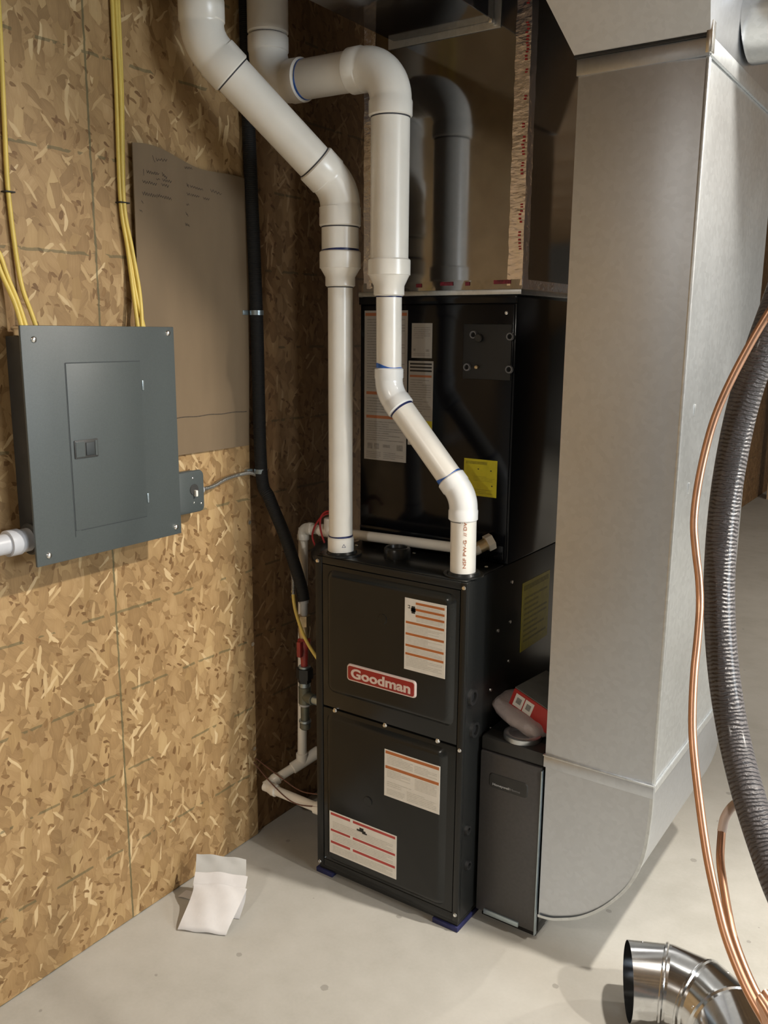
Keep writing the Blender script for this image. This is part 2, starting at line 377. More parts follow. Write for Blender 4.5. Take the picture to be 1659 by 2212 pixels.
def plate(name, o, ex, ez, nrm, rects, parent, th=.0006, label=None):
    """flat label: o origin (lower left), ex/ez full edge vectors; rects = (u0,v0,u1,v1,material,layer)"""
    o, ex, ez, nrm = Vector(o), Vector(ex), Vector(ez), Vector(nrm).normalized(); vs, fs, fm, ms = [], [], [], []
    for (u0, v0, u1, v1, mt, ly) in rects:
        if mt not in ms: ms.append(mt)
        k = ms.index(mt); b = len(vs); h = th*(1+ly*.35)
        for hh in (0, h):
            for (u, v) in ((u0, v0), (u1, v0), (u1, v1), (u0, v1)): vs.append(o+ex*u+ez*v+nrm*hh)
        for f in ([4, 5, 6, 7], [0, 1, 5, 4], [1, 2, 6, 5], [2, 3, 7, 6], [3, 0, 4, 7]): fs.append([b+i for i in f]); fm.append(k)
    ob = obj(name, (vs, fs), None, parent, mats=ms, fm=fm)
    if label: ob['label'] = label
    return ob
def lines(u0, u1, v0, v1, n, mt, ly=1, duty=.55, seed=0):
    rnd = random.Random(seed); out = []
    for k in range(n):
        a = v1-(v1-v0)*(k+.5)/n; h = (v1-v0)/n*duty/2
        out.append((u0, a-h, u0+(u1-u0)*rnd.choice((1, 1, 1, .9, .6)), a+h, mt, ly))
    return out
def text_geo(s, size, bold=0.0, extrude=0.0):
    c = bpy.data.curves.new('t', 'FONT'); c.body = s; c.size = size; c.offset = bold; c.extrude = extrude; c.align_x = 'CENTER'; c.align_y = 'CENTER'; c.resolution_u = 4
    o = bpy.data.objects.new('t', c); COL.objects.link(o); dg = bpy.context.evaluated_depsgraph_get(); dg.update()
    me = bpy.data.meshes.new_from_object(o.evaluated_get(dg)); g = ([v.co.copy() for v in me.vertices], [list(p.vertices) for p in me.polygons])
    bpy.data.objects.remove(o); bpy.data.curves.remove(c); bpy.data.meshes.remove(me); return g
def emboss(x0, x1, z0, z1, y, dep, inset, rc, n=6, steps=5):
    """raised, round-cornered panel pressed out of a sheet at plane y towards -y"""
    def loop(x0, x1, z0, z1, r, yy):
        out = []
        for (cx, cz, a0) in ((x1-r, z1-r, 0), (x0+r, z1-r, 90), (x0+r, z0+r, 180), (x1-r, z0+r, 270)):
            for k in range(n+1):
                t = R(a0+90*k/n); out.append(Vector((cx+r*math.cos(t), yy, cz+r*math.sin(t))))
        return out
    loops = []
    for s in range(steps+1):
        t = s/steps; i = inset*t; h = dep*math.sin(t*math.pi/2)
        loops.append(loop(x0+i, x1-i, z0+i, z1-i, max(rc-i*.6, .004), y-h))
    vs, fs = [], []
    for lp in loops: vs += lp
    m = len(loops[0])
    for s in range(steps):
        for k in range(m): k2 = (k+1) % m; fs.append([s*m+k, s*m+k2, (s+1)*m+k2, (s+1)*m+k])
    fs.append([steps*m+k for k in range(m)]); return vs, fs

# ================================================================== the room
X1R, Y0R, Y1R, ZC = 5.6, -4.6, 8.2, 2.42
struct('floor', box(-.2, X1R+.1, Y0R-.1, Y1R+.1, -.12, 0), 'concrete')
wall_left = struct('wall_left', box(-.16, -.012, Y0R-.1, Y1R+.1, 0, ZC+.3), 'osb_shaded')
for k, (a, b) in enumerate(((-4.7, -3.62), (-3.618, -2.40), (-2.398, -1.18), (-1.178, .045))):
    obj('board_panel', box(-.012, 0, a, b, .002, ZC+.25), 'osb', wall_left)
struct('wall_back', box(-.2, X1R+.1, Y1R, Y1R+.12, 0, ZC+.3), 'wall_pale')
struct('wall_right', box(X1R, X1R+.12, Y0R, Y1R, 0, ZC+.3), 'wall_pale')
struct('wall_front', box(-.2, X1R+.1, Y0R-.12, Y0R, 0, ZC+.3), 'wall_pale')
ceil = struct('ceiling', box(-.2, X1R+.1, Y0R-.1, Y1R+.1, ZC+.24, ZC+.27), 'ceil')
for k in range(20):
    y = Y0R+.3+k*.62
    if y > Y1R: break
    obj('joist', box(-.01, X1R, y, y+.038, ZC, ZC+.239), 'wood', ceil)
win = struct('window_1', join(box(X1R-.06, X1R-.001, -1.37, -1.30, 1.25, 2.25), box(X1R-.06, X1R-.001, .20, .27, 1.25, 2.25), box(X1R-.06, X1R-.001, -1.30, .20, 1.25, 1.32), box(X1R-.06, X1R-.001, -1.30, .20, 2.18, 2.25), box(X1R-.06, X1R-.001, -.575, -.525, 1.32, 2.18)), 'wall_pale')
for (a, b) in ((-1.30, -.575), (-.525, .20)): obj('pane', box(X1R-.02, X1R-.01, a, b, 1.32, 2.18), 'pane', win)
for x, y, lw_, lab in LAMPS:
    t = thing('ceiling_lamp', lab, 'lamp', (x, y, ZC), 'round ceiling lamps')
    obj('base', cyl((x, y, ZC), (x, y, ZC-.055), .06, 32, .004), 'pvc', t, 40)
    obj('rim', sweep([V(x, y, 2.362), V(x, y, 2.346), V(x, y, 2.346), V(x, y, 2.362)], [.09, .085, .072, .072], 36), 'pvc', t, 40)
    obj('diffuser', cyl((x, y, 2.358), (x, y, 2.350), .071, 36), 'lamp_glow', t, 40)
# timber posts of the unfinished partition far behind the return duct
for k, (x, y) in enumerate(((.10, 6.75), (.42, 6.55))):
    p = obj('timber_post', box(x-.02, x+.019, y, y+.09, 0, ZC), 'wood', None, loc=(x, y, 0))
    tag(p, ('pale timber post far behind the return duct, farther one', 'pale timber post far behind the return duct, nearer one')[k], 'post', 'timber posts')

# ================================================================== furnace
FX0, FX1, FZ0, FZ1, FD = .262, .707, .030, .906, .72
fur = thing('furnace', 'black upright gas furnace with red name badge and warning labels', 'furnace', ((FX0+FX1)/2, FD/2, FZ0))
obj('cabinet', box(FX0, FX1, .012, FD, FZ0, FZ1, .003), 'black', fur, 40)
# face flanges around the doors
obj('face_frame', join(box(FX0, FX0+.022, 0, .012, FZ0, FZ1, .0015), box(FX1-.016, FX1, 0, .012, FZ0, FZ1, .0015), box(FX0+.022, FX1-.016, .001, .012, FZ1-.018, FZ1, .0015), box(FX0+.022, FX1-.016, .001, .012, FZ0, FZ0+.02, .0015)), 'black', fur, 40)
ud = obj('upper_door', box(FX0+.0235, FX1-.0175, .0005, .012, .502, FZ1-.0195, .0015), 'black_door', fur, 40)
obj('raised_panel', emboss(FX0+.040, FX1-.027, .545, .876, .0005, .013, .018, .022), 'black_door', ud, 50)
ld = obj('lower_door', box(FX0+.0235, FX1-.0175, .0005, .012, FZ0+.0215, .497, .0015), 'black_door', fur, 40)
obj('raised_panel', emboss(FX0+.036, FX1-.040, .058, .486, .0005, .012, .018, .022), 'black_door', ld, 50)
YF = -.0128; YL = -.0118
# badge
bl = at(750, 1470, 'Y', YF); tr = at(901, 1468, 'Y', YF); bz0 = .575; 
bx0, bx1 = at(751, 1451, 'Y', YF).x, at(900, 1489, 'Y', YF).x
bzc = (at(751, 1451, 'Y', YF).z+at(900, 1489, 'Y', YF).z)/2; bh = .0225
badge = obj('name_badge', emboss(bx0, bx1, bzc-bh, bzc+bh, YF+.0004, .005, .002, .009), 'badge_rim', fur, 50); badge['label'] = 'red name badge with pale rim and lettering'
obj('badge_face', emboss(bx0+.004, bx1-.004, bzc-bh+.004, bzc+bh-.004, YF-.0044, .0008, .001, .007), 'red', badge, 50)
tg = text_geo('Goodman', .0345, .0011, .0004)
tw = max(v.x for v in tg[0])-min(v.x for v in tg[0]); sx = (bx1-bx0)*.86/tw
obj('lettering', ([Vector(((bx0+bx1)/2+v.x*sx, YF-.0055-v.z, bzc+v.y-.001)) for v in tg[0]], tg[1]), 'badge_rim', badge)
# labels
def face_label(name, ul, lr, Y, rects, parent, **k):
    a = at(*ul, 'Y', Y); b = at(*lr, 'Y', Y)
    return plate(name, (a.x, Y, b.z), (b.x-a.x, 0, 0), (0, 0, a.z-b.z), (0, -1, 0), rects, parent, **k)
r_ = [(0, 0, 1, 1, 'label', 0)]
for (v, u0) in ((.945, .27), (.86, .27), (.775, .27), (.665, .03), (.505, .03), (.345, .03), (.225, .03)): r_.append((u0, v-.016, .96, v+.016, 'orange', 1))
for (v0, v1, u0, n) in ((.88, .92, .29, 2), (.80, .84, .29, 2), (.70, .755, .29, 3), (.53, .64, .05, 6), (.37, .48, .05, 6), (.25, .32, .05, 4), (.05, .20, .05, 7)): r_ += lines(u0, .93, v0, v1, n, 'label_print', 1, .5, int(v0*100))
r_ += [(.17, .80, .255, .90, 'ink', 2), (.155, .825, .27, .875, 'ink', 2), (.08, .895, .13, .903, 'marker', 2), (.12, .86, .13, .903, 'marker', 2), (.08, .862, .13, .87, 'marker', 2)]
face_label('warning_label', (875, 1290), (961, 1467), YF, r_, ud, label='tall white label with orange stripes')
r_ = [(0, 0, 1, 1, 'label', 0), (.02, .915, .98, .975, 'orange', 1), (.02, .60, .98, .66, 'orange', 1)]
for (a, b, c, d, n) in ((.05, .70, .52, .90, 6), (.55, .70, .95, .86, 5), (.05, .42, .48, .58, 5), (.56, .34, .95, .58, 8), (.05, .22, .5, .34, 3), (.05, .05, .38, .18, 4), (.42, .05, .95, .26, 6)): r_ += lines(a, c, b, d, n, 'label_print', 1, .5, n)
face_label('instruction_label', (831, 1617), (949, 1760), YL, r_, ld, label='square white label with two orange stripes')
r_ = [(0, 0, 1, 1, 'label', 0), (.02, .915, .98, .97, 'red_print', 1), (.02, .53, .98, .58, 'red_print', 1), (.02, .24, .98, .295, 'red_print', 1)]
for (a, b, c, d, n) in ((.05, .60, .95, .78, 5), (.05, .32, .95, .50, 5), (.05, .04, .95, .2, 5)): r_ += lines(a, c, b, d, n, 'label_print', 1, .5, n+2)
for v in (.942, .555, .267): r_.append((.32, v-.03, .36, v+.03, 'label', 2))
r_ += [(.42, .78, .55, .82, 'ink', 2), (.46, .81, .52, .87, 'ink', 2), (.5, .75, .57, .785, 'ink', 2)]
face_label('danger_label', (712, 1750), (856, 1900), YL, r_, ld, label='wide white label with three red stripes')
for (u, v, par) in ((826, 1337, ud), (794, 1731, ld)):
    p = at(u, v, 'Y', YF); obj('knockout', ring(p, (0, 1, 0), .0135, .003), 'black', par, 40); obj('knockout_disc', cyl(p+V(0, .001, 0), p+V(0, -.0012, 0), .0125, 24, .0006), 'black_door', par, 40)
for (u, v, y) in ((685, 1211, 0), (1005, 1271, 0), (723, 1535, 0), (831, 1567, 0), (945, 1601, 0), (1005, 1625, 0), (984, 1977, 0), (686, 1858, 0)):
    p = at(u, v, 'Y', y); p.x = min(max(p.x, FX0+.008), FX1-.008); s = obj('screw', join(hexnut(p+V(0, .002, 0), (0, -1, 0), .0042, .005), dome(p+V(0, .001, 0), (0, -1, 0), .0062, .0016)), 'screw', fur, 40)
# side of the cabinet: knockouts, grommets, screws
for (u, v, r) in ((1018, 1505, .021), (1022, 1575, .021), (1007, 1792, .012), (1008, 1868, .012)):
    p = at(u, v, 'X', FX1); p.x = FX1
    g = obj('grommet', sweep([p, p+V(.008, 0, 0), p+V(.008, 0, 0), p+V(.001, 0, 0)], [r, r*.92, r*.6, r*.55], 24), 'black_rubber', fur, 40)
    obj('opening', cyl(p+V(.0002, 0, 0), p+V(.0016, 0, 0), r*.56, 20), 'black_hole', g)
for (u, v) in ((1075, 1362), (1105, 1257), (1101, 1343), (1098, 1428), (1059, 1490), (1060, 1573)):
    p = at(u, v, 'X', FX1); p.x = FX1; obj('screw', hexnut(p-V(.001, 0, 0), (1, 0, 0), .0045, .004), 'screw', fur)
a = at(1127, 1262, 'X', FX1+.0004); b = at(1123, 1410, 'X', FX1+.0004); c = at(1190, 1235, 'X', FX1+.0004)
pl = plate('side_label', (FX1+.0003, b.y, b.z), (0, .17, 0), (0, 0, a.z-b.z), (1, 0, 0), [(0, 0, 1, 1, 'yellow_label', 0), (.05, .88, .95, .95, 'yellow_print', 1)]+lines(.08, .92, .1, .8, 9, 'yellow_print', 1, .4, 3), fur); pl['label'] = 'yellow label on the shaded side'
# top: vent flange collars and spare round vent cap
obj('top_plate', box(FX0+.004, FX1-.004, .004, .19, FZ1, FZ1+.003, .001), 'black', fur, 40)
PA = Vector((.313, .042, 0)); PB = Vector((.667, .05, 0))
for p, rr in ((PA, .052), (PB, .048)):
    q = Vector((min(p.x, FX1-rr*.80), p.y+.004, FZ1+.003)); obj('vent_flange', sweep([q, q+V(0, 0, .004), q+V(0, 0, .004), q+V(0, 0, .010), q+V(0, 0, .010)], [rr, rr, .040, .037, .030], 32), 'black', fur, 40)
pc = at(858, 1203, 'Z', FZ1+.003)
obj('vent_cap', sweep([pc, pc+V(0, 0, .022), pc+V(0, 0, .026), pc+V(0, 0, .026), pc+V(0, 0, .018)], [.034, .034, .031, .026, .024], 32), 'black', fur, 40)
for (x, y) in ((FX0+.03, .14), (FX0+.2, .16), (FX1-.03, .15), (FX1-.10, .15)):
    obj('screw', dome((x, y, FZ1+.003), (0, 0, 1), .0055, .003), 'screw', fur, 40)
obj('base_rail', box(FX0+.004, FX1-.004, .006, FD-.006, .014, FZ0, .001), 'black', fur, 40)
# foam pads under the front feet
for k, (x0, x1, lab) in enumerate(((FX0-.006, FX0+.05, 'blue foam pad under the furnace front corner nearest the strand board wall'), (FX1-.075, FX1-.001, 'blue foam pad under the furnace front corner beside the filter cabinet'))):
    tag(obj('foam_pad', box(x0, x1, .001, .12, 0, .0138, .002), 'pad', None, 40, loc=((x0+x1)/2, .05, 0)), lab, 'pad', 'foam pads under the furnace')
for k, x in enumerate((FX0+.01, FX1-.07)):
    tag(obj('foam_pad', box(x, x+.06, FD-.12, FD-.01, 0, .0138, .002), 'pad', None, 40, loc=(x+.03, FD-.06, 0)), ('blue foam pad under the rear furnace corner nearest the strand board wall', 'blue foam pad under the rear furnace corner beside the filter cabinet')[k], 'pad', 'foam pads under the furnace')

# ================================================================== coil cabinet on top of the furnace
CY0, CZ0, CZ1 = .192, FZ1, 1.556
coil = thing('coil_cabinet', 'black evaporator coil cabinet standing on the furnace behind the vent pipes', 'cabinet', ((FX0+FX1)/2, .46, CZ0))
obj('body', box(FX0, FX1+.004, CY0+.004, FD, CZ0+.0035, CZ1, .003), 'black_coil', coil, 40)
cp = obj('front_panel', box(FX0+.004, FX1-.001, CY0, CY0+.004, CZ0+.012, CZ1-.022, .0015), 'black_coil', coil, 40)
obj('top_rail', box(FX0, FX1+.004, CY0-.003, CY0+.004, CZ1-.019, CZ1, .0015), 'black_coil', coil, 40)
obj('drain_rail', box(FX0+.006, FX1-.004, CY0-.006, CY0, CZ0+.014, CZ0+.05, .003), 'black_coil', coil, 40)
obj('tube_plate', box(at(1003, 690, 'Y', CY0).x, at(1108, 690, 'Y', CY0).x, CY0-.003, CY0, at(1050, 820, 'Y', CY0).z, at(1050, 700, 'Y', CY0).z, .002), 'black_rubber', coil, 40)
for (u, v) in ((1024, 723), (1103, 727), (1010, 793), (1101, 798)):
    p = at(u, v, 'Y', CY0-.003); g = obj('tube_grommet', sweep([p, p+V(0, -.006, 0), p+V(0, -.006, 0), p], [.0098, .0088, .0062, .0058], 20), 'ring_grey', coil, 40)
    obj('opening', cyl(p+V(0, -.0001, 0), p+V(0, -.0012, 0), .0056, 16), 'black_hole', g)
for (u, v, r, m_) in ((1036, 730, .010, 'badge_grey'), (1031, 793, .0045, 'brass')):
    p = at(u, v, 'Y', CY0-.003); obj('tube_stub', cyl(p, p+V(0, -.010, 0), r, 18, .002), m_, coil, 40)
for (u, v) in ((779, 641), (1094, 676), (768, 1165), (1080, 1200)):
    p = at(u, v, 'Y', CY0); p.x = min(max(p.x, FX0+.008), FX1-.006); obj('screw', dome(p, (0, -1, 0), .005, .003), 'screw', coil, 40)
YC = CY0-.0002
r_ = [(0, 0, 1, 1, 'label_grey', 0), (.02, .965, .98, .985, 'orange_dim', 1), (.05, .445, .95, .465, 'orange_dim', 1), (.05, .285, .95, .305, 'orange_dim', 1)]
r_ += lines(.06, .94, .48, .95, 26, 'label_print_grey', 1, .4, 1)+lines(.06, .94, .32, .43, 6, 'label_print_grey', 1, .4, 2)+lines(.06, .94, .13, .27, 9, 'label_print_grey', 1, .4, 3)
r_ += [(.08, .075, .2, .115, 'label_print_grey', 1), (.24, .075, .36, .115, 'label_print_grey', 1), (.45, .09, .62, .11, 'label_print_grey', 1), (.78, .075, .92, .115, 'label_print_grey', 1)]+lines(.05, .40, .01, .06, 4, 'label_print_grey', 1, .4, 4)+lines(.46, .94, .01, .06, 4, 'label_print_grey', 1, .4, 5)
face_label('spec_label', (788, 671), (877, 1000), YC, r_, coil, label='tall grey instruction label')
r_ = [(0, 0, 1, 1, 'label_grey', 0)]+lines(.1, .9, .55, .9, 6, 'label_print_grey', 1, .35, 7)+[(.1, .2, .2, .27, 'label_print_grey', 1), (.7, .18, .88, .25, 'label_print_grey', 1)]+lines(.1, .9, .05, .15, 2, 'label_print_grey', 1, .35, 8)
face_label('rating_label', (890, 698), (933, 774), YC, r_, coil)
r_ = [(0, 0, 1, 1, 'label_grey', 0), (.06, .955, .94, .975, 'ink', 1), (.06, .915, .94, .935, 'ink', 1), (.06, .875, .94, .895, 'ink', 1), (.06, .81, .94, .835, 'orange_dim', 1), (.55, .02, .99, .30, 'yellow_label', 1)]+lines(.08, .92, .34, .79, 16, 'label_print_grey', 1, .35, 9)
face_label('caution_label', (883, 779), (933, 965), YC, r_, coil)
r_ = [(0, 0, 1, 1, 'yellow_label', 0), (.06, .86, .7, .94, 'yellow_print', 1), (.42, .72, .46, .75, 'ink', 1), (.8, .7, .84, .73, 'ink', 1), (.84, .29, .88, .32, 'ink', 1)]+lines(.3, .94, .40, .55, 4, 'yellow_print', 1, .3, 10)+lines(.3, .94, .06, .2, 3, 'yellow_print', 1, .3, 11)
face_label('yellow_notice', (1003, 989), (1072, 1076), YC, r_, coil, label='yellow square notice')

# ================================================================== supply plenum and trunk
PX0, PX1, PY0, PY1, PZ0 = .278, .724, .188, .715, CZ1
plen = thing('supply_plenum', 'shiny galvanized supply plenum above the coil cabinet reflecting the pipes', 'duct', ((PX0+PX1)/2, .45, PZ0))
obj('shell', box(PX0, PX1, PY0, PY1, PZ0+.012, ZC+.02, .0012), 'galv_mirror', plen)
obj('flange', join(box(PX0-.012, PX1+.004, PY0-.008, PY1+.004, PZ0, PZ0+.012, .002)), 'galv', plen, 40)
def wrinkled_strip(x0, x1, y, z0, z1, axis, nu, nv, amp, seed):
    rnd = random.Random(seed); vs, fs = [], []
    for j in range(nv+1):
        for i in range(nu+1):
            a = x0+(x1-x0)*i/nu+(rnd.uniform(-.0012, .0012) if i in (0, nu) else 0); z = z0+(z1-z0)*j/nv; d = .0006+rnd.random()*amp
            vs.append(Vector((a, y-d, z)) if axis == 'Y' else Vector((y+d, a, z)))
    k = nu+1
    for j in range(nv):
        for i in range(nu): fs.append([j*k+i, j*k+i+1, (j+1)*k+i+1, (j+1)*k+i])
    b = len(vs)
    for j in range(nv+1):
        for i in range(nu+1):
            v = vs[j*k+i]; vs.append(Vector((v.x, y, v.z)) if axis == 'Y' else Vector((y, v.y, v.z)))
    for j in range(nv):
        for (i, s) in ((0, 0), (nu, 1)): fs.append([j*k+i, (j+1)*k+i, b+(j+1)*k+i, b+j*k+i])
    for i in range(nu):
        for j in (0, nv): fs.append([j*k+i, j*k+i+1, b+j*k+i+1, b+j*k+i])
    return vs, fs
tp = obj('foil_tape', wrinkled_strip(PX1-.036, PX1+.001, PY0, PZ0+.02, ZC-.02, 'Y', 5, 60, .0012, 1), 'foil', plen, 25); tp['label'] = 'crinkled foil tape with red print down the front corner'
obj('foil_tape', wrinkled_strip(PY0-.001, PY0+.03, PX1, PZ0+.02, ZC-.02, 'X', 5, 60, .0010, 2), 'foil', plen, 25)
obj('foil_tape', wrinkled_strip(PX0, PX0+.034, PY0, PZ0+.02, ZC-.02, 'Y', 4, 50, .0010, 3), 'foil', plen, 25)
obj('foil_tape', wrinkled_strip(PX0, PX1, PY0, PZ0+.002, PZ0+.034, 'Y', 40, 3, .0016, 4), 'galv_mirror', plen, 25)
obj('foil_tape', wrinkled_strip(PY0, PY1, PX1, PZ0+.002, PZ0+.034, 'X', 40, 3, .0016, 5), 'foil', plen, 25)
rr_ = random.Random(5)
vs, fs = [], []
z = PZ0+.05
while z < 2.28:                               # red letters printed along the tape edge
    hgt = rr_.uniform(.010, .016)
    if rr_.random() < .62:
        for s in range(2):
            w0 = PX1-.011+rr_.uniform(-.002, .002); o = len(vs); y = PY0-.0024; z0 = z+s*hgt*.5
            vs += [V(w0, y, z0), V(w0+.006, y, z0), V(w0+.006, y, z0+hgt*.28), V(w0, y, z0+hgt*.28), V(w0, y+.0008, z0), V(w0+.006, y+.0008, z0), V(w0+.006, y+.0008, z0+hgt*.28), V(w0, y+.0008, z0+hgt*.28)]
            fs += [[o, o+1, o+2, o+3], [o, o+1, o+5, o+4], [o+1, o+2, o+6, o+5], [o+2, o+3, o+7, o+6], [o+3, o, o+4, o+7]]
    z += hgt*1.15
obj('red_tape_print', (vs, fs), 'red_wire', tp)['kind'] = 'stuff'
for (u, v, w) in ((965, 613, .036), (1085, 609, .044), (905, 617, .016), (1010, 613, .012)):
    p = at(u, v, 'Y', PY0-.002); obj('red_sealant_mark', box(p.x-w/2, p.x+w/2, PY0-.0035, PY0-.0018, p.z-.0045, p.z+.0045, .0007), 'red_mark', plen, 40)
trunk = thing('supply_duct', 'dark galvanized supply duct running overhead from the plenum front', 'duct', (.5, -.6, 2.147))
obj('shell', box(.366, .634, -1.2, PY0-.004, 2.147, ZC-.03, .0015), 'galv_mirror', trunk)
obj('collar', join(box(.350, .650, PY0-.003, PY0-.0005, 2.131, ZC-.03, .0008)), 'galv', trunk)
obj('corner_clip', box(.628, .638, PY0-.02, PY0-.004, 2.138, 2.149, .002), 'screw', trunk, 40)
pk = bmesh.new(); bmesh.ops.create_icosphere(pk, subdivisions=3, radius=1)
for v in pk.verts:
    n = 1+.25*math.sin(7*v.co.x+3*v.co.y)*math.cos(5*v.co.z); v.co = Vector((.29+v.co.x*.09*n, .08+v.co.y*.10*n, 2.33+v.co.z*.055*n))
tag(obj('insulation_batt', grab(pk), 'pink', None, 60, loc=(.29, .08, 2.29)), 'scrap of pink insulation tucked up beside the supply duct', 'insulation')

# ================================================================== return drop, boot, trunk
DX0, DX1, DY0, DY1, DZ0, DZ1 = .885, 1.138, .08, .70, .502, 2.002
drop = thing('return_duct', 'tall galvanized return air duct dropping to a rounded boot', 'duct', ((DX0+DX1)/2, (DY0+DY1)/2, .08))
def crossbroken(axis, val, a0, a1, z0, z1, out, n=14, m=40, bow=.004, edge=.02):
    """sheet with a slight crown, as a cross-broken duct panel has"""
    vs, fs = [], []
    for j in range(m+1):
        for i in range(n+1):
            u = i/n; w = j/m; a = a0+(a1-a0)*u; z = z0+(z1-z0)*w
            h = bow*(1-max(abs(2*u-1), abs(2*w-1)*.999))
            e = min(u, 1-u)*(a1-a0); 
            if e < edge: h -= bow*.0*(1-e/edge)
            vs.append(Vector((a, val+out*h, z)) if axis == 'Y' else Vector((val+out*h, a, z)))
    k = n+1
    for j in range(m):
        for i in range(n): fs.append([j*k+i, j*k+i+1, (j+1)*k+i+1, (j+1)*k+i])
    return vs, fs
obj('duct_shell', box(DX0+.0015, DX1-.0015, DY0+.0015, DY1-.0015, DZ0, DZ1, .001), 'galv_drop', drop)
# front panel rolls gently back towards its right corner
vs, fs = [], []; n, m = 40, 30
for j in range(m+1):
    for i in range(n+1):
        u = i/n; w = j/m; x = DX0+(DX1-DX0)*u
        roll = max(0, (u-.62)/.38); k_ = .25+.75*max(0, (w-.1))
        y = DY0-.004*math.sin(math.pi*min(u/.9, 1))*.6-.0005+.0044*roll**2.0*k_-.0022*math.sin(math.pi*w)
        vs.append(Vector((x, y-.002, DZ0+(DZ1-DZ0)*w)))
k = n+1
for j in range(m):
    for i in range(n): fs.append([j*k+i, j*k+i+1, (j+1)*k+i+1, (j+1)*k+i])
b0 = len(vs); border = [i for i in range(k)]+[j*k+n for j in range(1, m+1)]+[m*k+i for i in range(n-1, -1, -1)]+[j*k for j in range(m-1, 0, -1)]
for i in border: v = vs[i]; vs.append(Vector((v.x, DY0+.012, v.z)))
for i in range(len(border)): i2 = (i+1) % len(border); fs.append([border[i], border[i2], b0+i2, b0+i])
obj('front_panel', (vs, fs), 'galv_drop', drop, 30)
obj('side_panel', crossbroken('X', DX1-.0015, DY0+.012, DY1, DZ0, DZ1, 1, 20, 40, .012), 'galv', drop, 4)
obj('corner_seam', box(DX1-.0045, DX1+.0025, DY0-.003, DY0+.011, DZ0, DZ1, .0012), 'galv', drop, 40)
# boot with curved heel
prof = [(DX0, .079), (.915, .083), (.942, .093), (.987, .116), (1.031, .152), (1.072, .200), (1.106, .257), (1.128, .330), (1.136, .42), (DX1-.001, DZ0)]
pr = spline([(x, 0, z) for x, z in prof], 5); pr = [(p.x, p.z) for p in pr]
vs, fs = [], []
poly = [(DX0, DZ0)]+pr
for y in (DY0+.002, DY1): vs += [V(x, y, z) for x, z in poly]
L_ = len(poly); fs.append(list(range(L_))); fs.append([L_+i for i in range(L_)][::-1])
for i in range(L_): i2 = (i+1) % L_; fs.append([i, i2, L_+i2, L_+i])
boot = obj('boot', (vs, fs), 'galv_drop', drop, 30)
vs, fs = [], []
for i, (x, z) in enumerate(pr):
    a = Vector(pr[max(i-1, 0)]); b = Vector(pr[min(i+1, len(pr)-1)]); t = (b-a).normalized(); nx, nz = t.y, -t.x
    for (o, y) in ((-.004, DY0-.003), (.003, DY0-.003), (.003, DY0+.006)): vs.append(V(x+nx*o, y, z+nz*o))
for i in range(len(pr)-1):
    for j in range(2): o = i*3+j; fs.append([o, o+1, o+4, o+3])
obj('boot_seam', (vs, fs), 'galv', boot, 40)
obj('drive_cleat', join(box(DX0-.003, DX1+.003, DY0-.006, DY0+.001, .474, .503, .0012)), 'galv_drop', drop, 40)
obj('drive_cleat', box(DX1-.001, DX1+.004, DY0, DY1, .486, .503, .0012), 'galv', drop, 40)
obj('cleat_edge', box(DX0-.004, DX1+.004, DY0-.009, DY0-.001, .502, .506, .001), 'galv', drop, 40)
obj('drive_cleat', box(DX0-.003, DX1+.003, DY0-.008, DY0-.001, 1.972, 2.004, .0012), 'galv_drop', drop, 40)
obj('drive_cleat', box(DX1-.001, DX1+.006, DY0-.004, DY1, 1.972, 2.004, .0015), 'galv', drop, 40)
for k, z in enumerate((1.20, 1.46)):
    p = at((1480, 1640)[0], 1050, 'X', DX1)
for (u, v) in ((1488, 1055), (1501, 886)):
    p = at(u, v, 'X', DX1+.002); obj('dent_mark', box(DX1-.001, DX1+.0035, p.y-.004, p.y+.004, p.z-.012, p.z+.012, .0015), 'galv', drop, 40)
# sloped transition above the drop
rt = thing('overhead_duct', 'pale galvanized overhead duct leaning forward above the return duct', 'duct', (1.0, .3, 2.006))
A_ = [V(DX0-.006, DY0-.008, 2.006), V(DX1+.002, DY0-.008, 2.006), V(DX1+.002, DY1, 2.006), V(DX0-.006, DY1, 2.006)]
B_ = [V(.735, -.27, 2.40), V(1.20, -.27, 2.40), V(1.20, DY1, 2.40), V(.735, DY1, 2.40)]
obj('transition', (A_+B_, [[0, 1, 5, 4], [1, 2, 6, 5], [2, 3, 7, 6], [3, 0, 4, 7], [3, 2, 1, 0], [4, 5, 6, 7]]), 'galv_drop', rt)
obj('lip', box(DX0-.008, DX1+.006, DY0-.013, DY0-.002, 2.004, 2.009, .001), 'badge_grey', rt)
obj('corner_bracket', join(box(DX1-.004, DX1+.008, DY0-.014, DY0+.006, 1.975, 2.03, .002)), 'screw', rt, 40)
rd = thing('round_duct', 'shiny round galvanized branch duct beyond the top of the return duct', 'duct', (1.18, .335, 2.0))
pts, rad = [], []
x = 1.205; ry, rz, rdr = .335, 2.135, .112
while x < 3.0:
    pts += [V(x, ry, rz), V(x+.012, ry, rz), V(x+.02, ry, rz), V(x+.6, ry, rz)]; rad += [rdr+.005, rdr+.005, rdr, rdr]; x += .61
obj('pipe', sweep(pts, rad, 48), 'galv_pipe', rd, 40)
obj('collar', sweep([V(1.150, ry, rz), V(1.203, ry, rz), V(1.206, ry, rz)], [rdr+.008, rdr+.008, rdr+.004], 48), 'galv_pipe', rd, 40)

